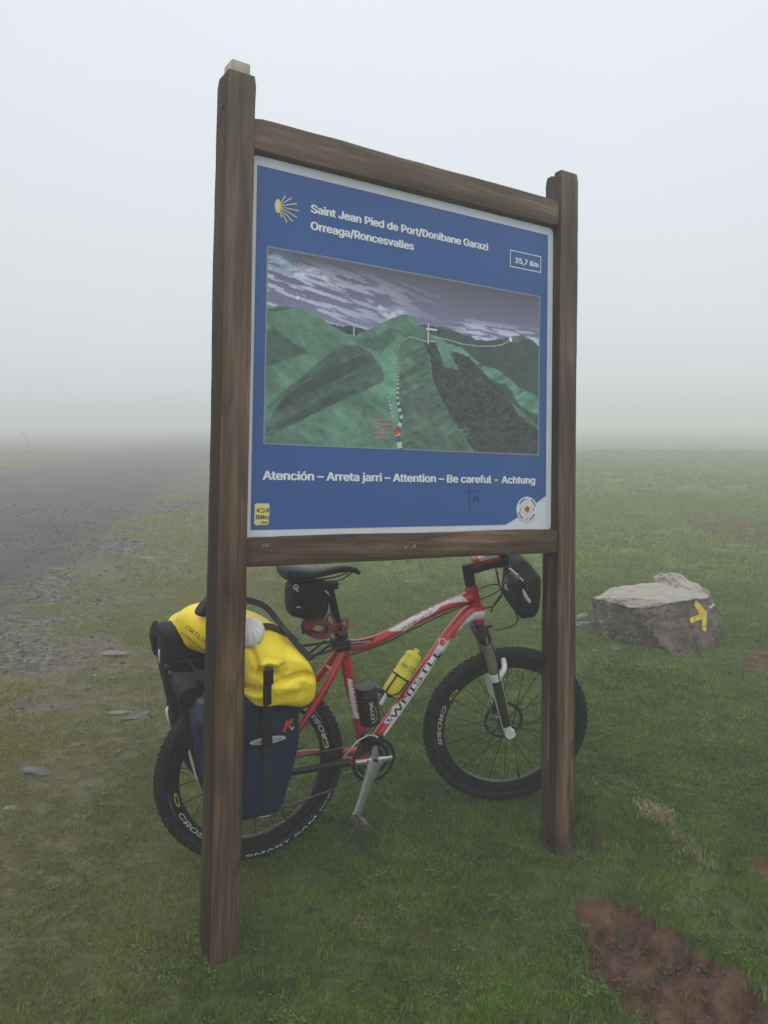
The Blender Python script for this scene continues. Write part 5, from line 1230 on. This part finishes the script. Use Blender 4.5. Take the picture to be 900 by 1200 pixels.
# drink bottle
o_b = bb+bd*.002
bt = carried("drink_bottle", o_b); g = G(off=o_b)
g.lathe([(0, 0), (.032, 0), (.0345, .004), (.0348, .085), (.0335, .092), (.0335, .098), (.0348, .106), (.0348, .128), (.031, .145), (.0305, .150), (.0320, .151), (.0320, .163), (.024, .172), (.012, .175), (.0115, .188), (0, .190)], o_b, bd, 32); bot = g.done("bottle_body", BOTY, bt, True, 40)
V, F = text2d("CAR", .05); 
def bot_text(txt, t0, t1, a0_, a1_, m, flipv=False):
    V, F = text2d(txt, .03); V, F = cut2d(V, F, lambda a, b: (a, b), .12); out = []
    for u, v in V:
        a = R_(a0_+(a1_-a0_)*u); t = t0+(t1-t0)*v; out.append(o_b+bd*t+(u_*math.cos(a)+v_*math.sin(a))*.0353 - o_b)
    build("lettering", out, F, m, bt, False)
DG = mat("print_olive", (.09, .09, .02), .5)
bot_text("DAS", .118, .129, -130, -72, DG); bot_text("RAD", .106, .117, -130, -72, DG); bot_text("####", .108, .128, -62, -20, DG)
tag(bt, "yellow plastic drink bottle in the cage on the down tube", "bottle")
# black tool can on the seat tube
ct, cb = Vector(bk3(428.5, 804, -.02)), Vector(bk3(434, 847, -.02)); cd = (ct-cb); L_ = cd.length; cd.normalize()
org = cb; tc_ = carried("tool_can", org); g = G(off=org); r = .0385*1.0
g.lathe([(0, 0), (r*.94, 0), (r, .005), (r, L_*.80), (r*.93, L_*.82), (r*.93, L_*.84), (r*1.0, L_*.85), (r*.98, L_*.97), (r*.9, L_), (0, L_)], org, cd, 32); g.done("can_body", BLK, tc_, True, 35)
def can_text(txt, a0_, w_, t0, t1, m):
    """letters climb the can"""
    V, F = text2d(txt, .05); uu = Vector((0, 1, 0)).cross(cd).normalized(); vv_ = Vector((0, 1, 0)); vv_ = (vv_-cd*vv_.dot(cd)).normalized(); out = []
    for u, v in V:
        a = R_(a0_ - w_*v); P = cd*(t0+(t1-t0)*u)+(-vv_*math.cos(a)+uu*math.sin(a))*(r+.0008); out.append(P)
    build("lettering", out, F, m, tc_, False)
can_text("LEZYNE", 6, 26, .018, L_*.68, INK); can_text("flow caddy", 24, 10, .022, L_*.52, INK)
tag(tc_, "black cylindrical tool can in the cage on the seat tube", "tool can")
# saddle bag
ob = (.19, 0, .87); sb = carried("saddle_bag", ob); g = G(off=ob)
g.loft([((.120, 0, .938), (0, .030, 0), (0, 0, .042), 2.6), ((.128, 0, .938), (0, .042, 0), (0, 0, .056), 3), ((.158, 0, .936), (0, .048, 0), (0, 0, .070), 3.2), ((.200, 0, .930), (0, .046, 0), (0, 0, .072), 3.2), ((.245, 0, .928), (0, .036, 0), (0, 0, .066), 3), ((.262, 0, .925), (0, .024, 0), (0, 0, .052), 2.6)], 36, 6, .005, 26)
g.done("bag_body", BLKFAB, sb, True, 60)
g = G(off=ob); g.box((.118, -.046, .920), (.132, .046, .925)); 
V = [Vector((x, y, z)) for x, y, z in ((.1265, -.0445, .915), (.150, -.0500, .915), (.150, -.0500, .9195), (.1265, -.0445, .9195))]
g2 = G(off=ob); g2.loft([((.122, -.020, .9175), (0, .001, 0), (.001, 0, .0024), 2), ((.130, -.041, .9175), (.001, .001, 0), (0, 0, .0026), 2), ((.150, -.0500, .9175), (.001, .001, 0), (0, 0, .0026), 2)], 8, 4); g2.done("reflective_strip", REFL, sb)
g = G(off=ob); g.tube([(.160, -.046, .872), (.163, -.047, .845)], .0018, 6); g.box((.158, -.050, .822), (.170, -.043, .847), .002); g.done("zip_pull", BLK, sb)
g = G(off=ob); g.tube(spline([(.262, -.022, .95), (.235, -.030, .975), (.225, -.028, .985)], 4), .0022, 6); g.tube(spline([(.235, -.030, .972), (.250, -.033, .955), (.265, -.028, .940)], 4), .0026, 6); g.done("buckle", STEEL, sb)
g = G(off=ob); g.lathe([(.006, -.002), (.010, -.002), (.010, .002), (.006, .002)], Vector((.134, -.048, .988)), (0, 1, 0), 14, close=True); g.tube([(.134, -.044, .985), (.15, -.040, .96)], .004, 8); g.done("clip", REFL, sb)
tag(sb, "small black saddle bag hanging under the saddle", "bag")
# red coiled lock
lo = (.30, 0, .80); lk = G(off=lo); rd = random.Random(3)
def loop(c, rx, rz, tilt, y, n=20):
    P = []
    for k in range(n+1):
        a = 2*math.pi*k/n; x, z = rx*math.cos(a), rz*math.sin(a); P.append(Vector((c[0]+x*math.cos(tilt)-z*math.sin(tilt), y+.006*math.sin(a*2+tilt), c[1]+x*math.sin(tilt)+z*math.cos(tilt))))
    return P
cA = bk(374, 737, -.03)
for k in range(13): lk.tube(loop((cA[0]+rd.uniform(-.006, .006), cA[1]+rd.uniform(-.004, .004)), .040+rd.uniform(-.010, .004), .030+rd.uniform(-.010, .003), rd.uniform(-.5, .3), -.045+.0055*k), .0044, 8)
cB = bk(401, 734, -.03); lk.tube(loop(cB, .016, .030, -.35, -.035), .0040, 8); 
cC = bk(388, 730, -.03); lk.tube(loop(cC, .014, .034, .3, -.03), .0040, 8); lk.tube(loop((cB[0]-.012, cB[1]-.006), .026, .014, -.2, -.028), .0040, 8)
o = build("cable_lock", lk.V, lk.F, LOCKR, None, True, 60); o.matrix_world = BIKE_M @ Matrix.Translation(Vector(lo)); tag(o, "dark red cable lock coiled round the seatpost above the top tube", "lock")

# panniers
def pannier(name, y0, y1, xs, m, label, cat="pannier", seed=0, dz=0, top_m=None):
    """xs: list of (z, x0, x1)"""
    yc, hy = (y0+y1)/2, abs(y1-y0)/2; org = (sum(xs[0][1:])/2, yc, xs[0][0]); e_ = carried(name, org); g = G(off=org)
    S_ = []
    for i, (z, a, b) in enumerate(xs):
        k = .72 if i == 0 else (1.0 if i < len(xs)-2 else (.85 if i == len(xs)-2 else .5))
        S_.append(((((a+b)/2), yc, z), ((b-a)/2, 0, 0), (0, hy*k, 0), 5 if 0 < i < len(xs)-1 else 3.5))
    g.loft(S_, 72, 7, .010, 8, seed)
    g.V = [v+Vector((0, 0, 0))+(Vector((0, 1, 0))*.005*noise.noise(Vector((v.x*9+seed, v.z*22, 3)))*(1 if v.y > 0 else -1))+Vector((.004*noise.noise(Vector((v.y*20, v.z*16, seed))), 0, 0)) for v in g.V]; g.done("bag_body", m, e_, True, 60); tag(e_, label, cat, "panniers on the rear rack"); return e_, org
nav, no_ = pannier("pannier", -.215, -.085, [(.268, -.135, .028), (.285, -.165, .050), (.34, -.190, .066), (.48, -.215, .098), (.60, -.235, .112), (.655, -.240, .112), (.690, -.235, .100), (.705, -.22, .08)], NAVY,
               "navy blue pannier under the yellow bag, on the side facing the sign", seed=2)
# black back and rim of the navy pannier
g = G(off=no_)
def bb_(z, x0, x1, k=1.0, p=4): return (((x0+x1)/2, -.088, z), ((x1-x0)/2, 0, 0), (0, .042*k, 0), p)
g.loft([bb_(.290, -.10, .02, .5, 3), bb_(.300, -.165, .060, .9), bb_(.38, -.200, .085), bb_(.50, -.238, .105), bb_(.62, -.262, .115), bb_(.70, -.272, .112), bb_(.735, -.266, .09, .95, 3), bb_(.748, -.22, .03, .6, 2.5)], 56, 6, .010, 10, 5); g.done("bag_back", BLKFAB, nav, True, 60)
def pan_pt(px, py, y): a = bk(px, py, y); return Vector((a[0], y, a[1]))
YO = -.2225
# strap down the front with buckle
sP = [pan_pt(313, 818, YO), pan_pt(313, 850, YO), pan_pt(313, 890, YO), pan_pt(313, 930, YO), pan_pt(312, 955, YO+.006)]
def ribbon(g, P, w_, th, nrm=(0, -1, 0)):
    P = spline(P, 5); V = []; F = []; nn = Vector(nrm)
    for i, p in enumerate(P):
        t = (P[min(i+1, len(P)-1)]-P[max(i-1, 0)]).normalized(); s = t.cross(nn).normalized(); n_ = s.cross(t).normalized()
        if n_.dot(nn) < 0: n_ = -n_
        V += [p-s*w_/2, p+s*w_/2, p+s*w_/2+n_*th, p-s*w_/2+n_*th]
    m = len(P)
    for i in range(m-1):
        for k in range(4): F.append((i*4+k, i*4+(k+1) % 4, (i+1)*4+(k+1) % 4, (i+1)*4+k))
    F += [(0, 1, 2, 3), ((m-1)*4, (m-1)*4+3, (m-1)*4+2, (m-1)*4+1)]
    g.add(V, F)
g = G(off=no_); ribbon(g, sP, .026, .003); fixn(g.done("strap", STRAP, nav, False))
g = G(off=no_); c = pan_pt(313, 862, YO-.006); g.box(c-Vector((.017, .005, .035)), c+Vector((.017, .005, .035)), .004); g.done("buckle", BLK, nav)
# reflective badge and small red emblem
V = []; c1_ = pan_pt(312, 868, YO-.0005)
def oval(cx_, cz_, a, b, y, n=20, tilt=0): return [(cx_+a*math.cos(2*math.pi*k/n)*math.cos(tilt)-b*math.sin(2*math.pi*k/n)*math.sin(tilt), y, cz_+a*math.cos(2*math.pi*k/n)*math.sin(tilt)+b*math.sin(2*math.pi*k/n)*math.cos(tilt)) for k in range(n)]
def plate(name, pts, m, parent, off, th=.0015, ext=(0, 1, 0)):
    n = len(pts); P = [Vector(p)-Vector(off) for p in pts]; Q = [p+Vector(ext)*th for p in P]
    return fixn(build(name, P+Q, [tuple(range(n)), tuple(range(n, 2*n))[::-1]]+[(i, n+i, n+(i+1) % n, (i+1) % n) for i in range(n)], m, parent, False))
bdg = plate("reflective_badge", oval(c1_.x+.006, c1_.z, .060, .012, YO-.0005), REFL, nav, no_)
V, F = text2d("ORTLIEB", .02); build("lettering", [Vector((c1_.x-.040+.092*u, YO-.0015, c1_.z-.006+.012*v))-Vector(no_) for u, v in V], F, BLK, bdg, False)
c2_ = pan_pt(337, 850, YO-.0005); RK = mat("emblem_red", (.6, .06, .04), .4)
def bar_strip(pts, w_): return strip(pts, w_)
V, F = merge(strip([(-.010, -.016), (-.003, .014)], .008), strip([(-.004, -.001), (.012, .018)], .007), strip([(-.001, .002), (.014, -.012)], .007), strip([(.008, .006), (.015, .010)], .006))
build("emblem", [Vector((c2_.x+a, YO-.001-.00003*i, c2_.z+b))-Vector(no_) for i, (a, b) in enumerate(V)], [f for f in F], RK, nav, False)
V, F = strip([(.014, -.016), (.020, -.010)], .004); build("emblem", [Vector((c2_.x+a, YO-.0015, c2_.z+b))-Vector(no_) for a, b in V], F, INK, nav, False)
# reflector on the rear edge of the navy pannier
def on_back(px, py, x): # point on plane x = const in bicycle space
    r = ray(px, py); s = np.linalg.solve(np.c_[-BW, BV, -r], -(BO+x*BU)); return Vector((x, float(s[0]), float(s[1])))
g = G(off=no_); a, b = on_back(228, 880, -.200), on_back(235, 908, -.185)
g.loft([(a+Vector((-.010, 0, .01)), (.004, 0, 0), (0, .008, 0), 2), (a+Vector((-.014, 0, -.01)), (.006, 0, 0), (0, .016, 0), 2), (b+Vector((-.014, 0, 0)), (.006, 0, 0), (0, .016, 0), 2), (b+Vector((-.010, 0, -.02)), (.004, 0, 0), (0, .008, 0), 2)], 14, 3); g.done("reflector", REFL, nav)
blk, bo_ = pannier("pannier", .085, .225, [(.272, -.150, .02), (.290, -.180, .050), (.36, -.215, .066), (.50, -.250, .090), (.62, -.270, .112), (.71, -.280, .112), (.760, -.285, .08), (.800, -.288, .02), (.828, -.288, -.02), (.838, -.284, -.04)], BLKFAB,
               "black pannier on the far side of the rear wheel, left of the left post", seed=6)
g = G(off=bo_); a = on_back(198, 838, -.262); g.loft([(a+Vector((-.004, 0, .030)), (.003, 0, 0), (0, .008, 0), 2), (a+Vector((-.007, 0, .015)), (.005, 0, 0), (0, .016, 0), 2), (a+Vector((-.001, 0, -.020)), (.005, 0, 0), (0, .016, 0), 2), (a+Vector((.006, 0, -.035)), (.003, 0, 0), (0, .008, 0), 2)], 14, 3); g.done("reflector", REFL, blk)
g = G(off=bo_); g.loft([((-.280, .238, .806), (.010, 0, 0), (0, .010, .016), 3), ((-.284, .235, .792), (.016, 0, 0), (0, .022, .014), 3), ((-.286, .232, .757), (.016, 0, 0), (0, .022, .016), 3), ((-.279, .228, .722), (.014, 0, 0), (0, .020, .012), 3), ((-.272, .225, .706), (.008, 0, 0), (0, .010, .008), 3)], 20, 5, .003, 30); g.done("rolled_closure", BLKFAB, blk)
g = G(off=bo_); a = on_back(186.5, 769, -.303); g.loft([(a+Vector((0, 0, .020)), (.002, 0, 0), (0, .003, .003), 2), (a+Vector((0, 0, .010)), (.003, 0, 0), (0, .006, 0), 2), (a+Vector((0, 0, -.010)), (.003, 0, 0), (0, .006, 0), 2), (a+Vector((0, 0, -.020)), (.002, 0, 0), (0, .003, .003), 2)], 10, 3); g.done("reflective_tab", REFL, blk)
g = G(off=no_); g.loft([((-.236, -.175, .705), (.012, 0, 0), (0, 0, .014), 2.5), ((-.240, -.168, .706), (.034, 0, 0), (0, 0, .030), 2.8), ((-.244, -.12, .712), (.038, 0, 0), (0, 0, .034), 2.8), ((-.244, -.075, .712), (.038, 0, 0), (0, 0, .034), 2.8), ((-.240, -.05, .708), (.030, 0, 0), (0, 0, .026), 2.8), ((-.236, -.045, .705), (.010, 0, 0), (0, 0, .010), 2.5)], 30, 5, .007, 18, 5); g.done("rolled_closure", BLKFAB, nav)

# yellow dry bag lying across the rack, folded end toward the sign
yo = (-.04, 0, .745); yb = carried("dry_bag", yo); g = G(off=yo)
g.loft([((-.165, .262, .795), (.005, 0, 0), (0, 0, .004), 2.2), ((-.165, .262, .795), (.040, 0, 0), (0, 0, .030), 2.2), ((-.160, .252, .797), (.075, 0, .005), (0, 0, .052), 2.5), ((-.142, .20, .806), (.100, 0, .0), (0, 0, .070), 2.6), ((-.100, .08, .825), (.130, 0, -.030), (0, 0, .094), 2.4),
        ((-.056, -.05, .828), (.148, 0, -.058), (0, 0, .106), 2.3), ((-.012, -.15, .808), (.146, 0, -.066), (0, 0, .108), 2.4), ((.010, -.212, .772), (.136, 0, -.064), (0, 0, .098), 2.6), ((.012, -.240, .752), (.126, 0, -.036), (0, 0, .086), 3.0), ((.016, -.256, .742), (.105, 0, -.004), (0, 0, .068), 3.4), ((.018, -.262, .735), (.06, 0, 0), (0, 0, .036), 2.8), ((.018, -.264, .735), (.004, 0, 0), (0, 0, .003), 2)], 150, 12, .007, 10, 4)
def yp(px, py, y): a = bk(px, py, y); return Vector((a[0], y, a[1]))
def seg_d(p, a, b):
    ab = b-a; t = max(0, min(1, (p-a).dot(ab)/ab.length_squared)); return (p-a-ab*t).length, t
FOLDS = [([(278, 804), (290, 807), (300, 809), (312, 808)], .010, .016), ([(320, 801), (332, 797), (345, 791), (356, 789), (367, 794)], .009, .018),
         ([(292, 757), (297, 764), (300, 774), (304, 786), (309, 796)], .0075, .014), ([(300, 786), (312, 790), (326, 790)], .014, .014), ([(329, 775), (333, 786), (330, 796)], .008, .014),
         ([(341, 760), (337, 772), (333, 784)], .014, .008), ([(346, 797), (352, 803), (350, 813)], .010, .006), ([(262, 735), (280, 745), (290, 756)], .010, .008)]
FR = [([(302, 784), (306, 778), (313, 775), (321, 776), (327, 779), (331, 788)], .007, .012), ([(284, 813), (300, 815), (312, 815)], .012, .006), ([(325, 806), (340, 804), (356, 800)], .016, .008), ([(310, 752), (318, 766), (322, 774)], .022, .006)]
FP_ = [([Vector((bk(px, py, -.25)[0], bk(px, py, -.25)[1])) for px, py in P], w_, -d_) for P, w_, d_ in FOLDS] + [([Vector((bk(px, py, -.25)[0], bk(px, py, -.25)[1])) for px, py in P], w_, d_) for P, w_, d_ in FR]
nv_ = []
for v in g.V:
    p = v+Vector(yo); q = Vector((p.x, p.z)); dy = 0
    if p.y < -.12:
        k = min(1, (-.12-p.y)/.06)
        for P, w_, d_ in FP_:
            best = min((seg_d(q, P[i], P[i+1])[0] for i in range(len(P)-1)))
            e0 = min(1, ((q-P[0]).length+.004)/.02, ((q-P[-1]).length+.004)/.02)
            dy -= d_*math.exp(-(best/w_)**2)*k*(.35+.65*e0)
    # soft waves along the sides
    wv = .006*noise.noise(Vector((p.x*6, p.y*16, p.z*6)))
    c_ = Vector((-.06, p.y, .81)); r_ = (p-c_); r_.y = 0
    nv_.append(v+Vector((0, dy, 0))+(r_.normalized()*wv if r_.length > .02 else Vector()))
g.V = nv_
ybody = g.done("bag_body", YEL, yb, True, 80)
bmx = BVHTree.FromPolygons([Vector(v)+Vector(yo) for v in ybody.data.vertices.data.vertices] if False else [v.co+Vector(yo) for v in ybody.data.vertices], [tuple(p.vertices) for p in ybody.data.polygons])
def on_bag(px, py, lift=.002):
    """where a given line of sight meets the bag, in bicycle space"""
    w_ = BIKE_M.inverted(); o0 = w_ @ Vector(CAM); d0 = (w_.to_3x3() @ Vector(BAS @ ray(px, py))).normalized(); h_ = bmx.ray_cast(o0, d0)
    return (h_[0]+h_[1]*lift*(-1 if h_[1].dot(d0) > 0 else 1)) if h_[0] else None
def bag_text(txt, pa, pb, cap_px, m, bold=.0):
    V, F = text2d(txt, bold); V, F = cut2d(V, F, lambda a, b: (a, b), .08); a, b = np.array(pa), np.array(pb); t = b-a; L_ = np.linalg.norm(t); t = t/L_; n_ = np.array([t[1], -t[0]]); out = []
    for u, v in V:
        q = a+t*L_*u+n_*cap_px*v; p = on_bag(*q); out.append(p)
    F = [f for f in F if all(out[i] is not None for i in f)]; out = [(p if p is not None else Vector(yo))-Vector(yo) for p in out]
    build("lettering", out, F, m, yb, False)
OL = mat("print_dark_yellow", (.17, .15, .03), .5)
bag_text("ORTLIEB", (217, 736), (246, 758), 7.0, OL, .0); bag_text("waterproof", (212, 741), (240, 763), 2.6, OL, .0)
# buckle strap over the fold and down to the pannier
g = G(off=yo); ribbon(g, [yp(315, 781, -.286), yp(314, 790, -.292), yp(313, 805, -.290), yp(313, 818, -.278), yp(313, 828, -.250), yp(313, 845, -.232)], .026, .004); fixn(g.done("strap", STRAP, yb, False))
g = G(off=yo); c = yp(314.5, 793, -.296); g.box(c-Vector((.016, .006, .026)), c+Vector((.016, .006, .026)), .005); c = yp(313, 838, -.242); g.box(c-Vector((.017, .006, .016)), c+Vector((.017, .006, .016)), .005); g.done("buckle", BLK, yb)
tag(yb, "bright yellow roll-top dry bag strapped across the rear rack", "dry bag")
# scallop shell hanging on the yellow bag
so = on_bag(289, 743, .010) or yp(289, 743, -.2); shl = []
n = 13; V = []; F = []
nrm_ = (BIKE_M.inverted().to_3x3() @ Vector(BAS @ ray(291, 742))).normalized(); nrm_ = (Vector((.05, 1, -.35))).normalized()
ux = Vector((1, 0, 0)); ux = (ux-nrm_*ux.dot(nrm_)).normalized(); uz = ux.cross(nrm_); uz = uz if uz.z > 0 else -uz
hinge = so + uz*.045
K_ = 61; J = 9
for j in range(J):
    rr = j/(J-1)
    for k in range(K_):
        a = R_(-86+172*k/(K_-1)); R0 = .092*max(.02, math.cos(a))**.62; rid = math.cos(k/(K_-1)*2*math.pi*10)
        q = hinge - uz*(math.cos(a)*R0*rr) + ux*(math.sin(a)*R0*rr*.98) - nrm_*(.020*math.sin(math.pi*min(1, rr*.9+.05))*math.cos(a*.9) + .0014*rid*rr) + uz*(.003*rid*(rr == 1))
        V.append(q-so)
F = [(j*K_+k, j*K_+k+1, (j+1)*K_+k+1, (j+1)*K_+k) for j in range(J-1) for k in range(K_-1)]
o = build("scallop_shell", V, F, SHELLM, None, True, 60); o.matrix_world = BIKE_M @ Matrix.Translation(so)
md = o.modifiers.new("thickness", 'SOLIDIFY'); md.thickness = .002
tag(o, "white scallop shell hanging on the yellow bag beside the left post", "shell")
# straps
def strap(px_pts, w_, th, label, grp=None):
    P = []; yl = -.1
    for px, py in px_pts:
        h_ = None
        for k in range(14):                       # nearest point of the bag toward its middle gives the depth of the strap there
            h_ = on_bag(px+(296-px)*k*.03, py+(775-py)*k*.03, 0)
            if h_: break
        yl = (h_.y-.006) if h_ else yl
        if len(P) > 4: yl = max(yl-.03, -.20) if h_ else yl
        P.append(yp(px, py, yl))
    org = P[0]; g = G(off=org); ribbon(g, P, w_, th, (.25, -.75, .6)); o = build("bungee_strap", g.V, g.F, STRAP, None, True, 30); fixn(o)
    o.matrix_world = BIKE_M @ Matrix.Translation(org); tag(o, label, "strap", grp); return o
strap([(256, 704), (284, 703.5), (300, 706.5), (312, 713), (324, 727), (336, 742), (348, 756), (362, 771)], .020, .006, "long black strap over the top of the yellow bag down to the rack", "black straps on the yellow bag")
strap([(305, 735), (316, 735), (328, 739.5), (338, 745), (347, 753)], .020, .007, "short black strap across the yellow bag beside the scallop shell", "black straps on the yellow bag")
_h = on_bag(233, 727, 0); yj = (_h.y if _h else .05)-.02; P0 = yp(238, 712, yj); g = G(off=P0); g.loft([(yp(231, 716, yj), (.004, 0, .004), (0, .02, 0), 2.5), (yp(235, 712, yj), (.014, 0, .022), (0, .03, 0), 3), (yp(243, 710, yj), (.014, 0, .032), (0, .035, 0), 3), (yp(252, 706, yj), (.012, 0, .026), (0, .03, 0), 3), (yp(258, 705, yj), (.004, 0, .010), (0, .02, 0), 2.5)], 18, 4, .003, 30)
o = build("rolled_jacket", g.V, g.F, BLKFAB, None, True, 60); o.matrix_world = BIKE_M @ Matrix.Translation(P0); tag(o, "small black roll on top of the yellow bag just left of the left post", "rolled jacket")

# handlebar bag and the red gadget on the stem
hb_c = Vector((1.05, -.03, .93)); g = G(off=hb_c)
def hp(px, py, y): a = bk(px, py, y); return Vector((a[0], y, a[1]))
hbag = carried("handlebar_bag", hb_c)
g.loft([(steer(Vector((1.030, -.145, .930))), (.030, .008, 0), (0, 0, .055), 2.6), (steer(Vector((1.030, -.135, .930))), (.052, .014, 0), (0, 0, .078), 3), (steer(Vector((1.030, -.10, .928))), (.060, .016, 0), (0, 0, .088), 3.2), (steer(Vector((1.030, .08, .928))), (.060, .016, 0), (0, 0, .088), 3.2), (steer(Vector((1.030, .115, .930))), (.050, .014, 0), (0, 0, .078), 3), (steer(Vector((1.030, .125, .930))), (.030, .008, 0), (0, 0, .055), 2.6)], 32, 4, .006, 14, 8)
g.done("bag_body", BLKFAB, hbag, True, 60)
g = G(off=hb_c); a, b, c = hp(598, 672, -.235), hp(606, 680, -.235), hp(612, 684, -.23)
g.loft([(hp(595, 684, -.225), (.010, 0, 0), (0, .02, 0), 2.5), (hp(599, 680, -.23), (.022, 0, .004), (0, .026, 0), 2.5), (hp(601, 675, -.23), (.020, 0, .004), (0, .024, 0), 2.5), (hp(601, 671, -.23), (.008, 0, .002), (0, .012, 0), 2.5)], 18, 4, .002, 30); g.done("side_pocket", GREYFAB, hbag, True, 60)
g = G(off=hb_c); g.tube(spline([hp(613, 691, -.245), hp(616, 699, -.245), hp(621, 706, -.245)], 4), [.003, .004, .0055, .006, .0065, .006, .0065, .006, .004], 10); g.done("reflective_strip", REFL, hbag)
g = G(off=hb_c); g.tube(spline([hp(597, 666, -.24), hp(604, 672, -.245), hp(613, 681, -.245)], 4), .0036, 8); g.done("bag_edge", REFL, hbag)
tag(hbag, "black bag hanging in front of the handlebar, partly behind the right post", "bag")
ro = steer(Vector((.890, 0, 1.035))); gd = carried("cycle_light", ro); g = G(off=ro)
def tilt(v): v = Vector(v); v = Matrix.Rotation(R_(-14), 3, 'Y') @ v; return steer(v+Vector((.886, 0, 1.034)))
g2 = G(off=ro, fn=tilt); g2.box((-.052, -.026, -.014), (.052, .026, .012), .009); g2.done("light_body", mat("plastic_red", (.52, .02, .03), .3, coat=.3), gd)
g2 = G(off=ro, fn=tilt); g2.box((-.030, -.0275, .0), (.044, .020, .0145), .004); g2.done("white_cover", mat("plastic_white", (.75, .74, .72), .3), gd)
tag(gd, "red and white bicycle light on top of the stem just below the sign", "light")

# ================================================================== HAZE
def pz(x, y, o): return (x, y, plane_z(x, y)+o)
x0, x1, y0, y1 = -232, 232, -12, 312
V = [pz(x, y, o) for o in (-2.2, 4.2) for x, y in ((x0, y0), (x1, y0), (x1, y1), (x0, y1))]
me = bpy.data.meshes.new("haze"); me.from_pydata(V, [], [(0, 3, 2, 1), (4, 5, 6, 7), (0, 1, 5, 4), (1, 2, 6, 5), (2, 3, 7, 6), (3, 0, 4, 7)])
hm = bpy.data.materials.new("mountain_fog"); hm.use_nodes = True; nt = hm.node_tree; nt.nodes.clear()
ho = nt.nodes.new("ShaderNodeOutputMaterial"); pv = nt.nodes.new("ShaderNodeVolumePrincipled")
pv.inputs['Color'].default_value = (.998, .998, .998, 1); pv.inputs['Density'].default_value = .0185; pv.inputs['Anisotropy'].default_value = .0
nt.links.new(pv.outputs[0], ho.inputs['Volume']); me.materials.append(hm)
hz = bpy.data.objects.new("haze", me); col.objects.link(hz); tag(hz, "thick white mountain fog swallowing the far slope", None, None, "stuff")
for o in bpy.data.objects:
    if o.name.startswith(("grass_clump", "gravel_stone", "soil_crumb_piece", "dead_grass_clump")): pass
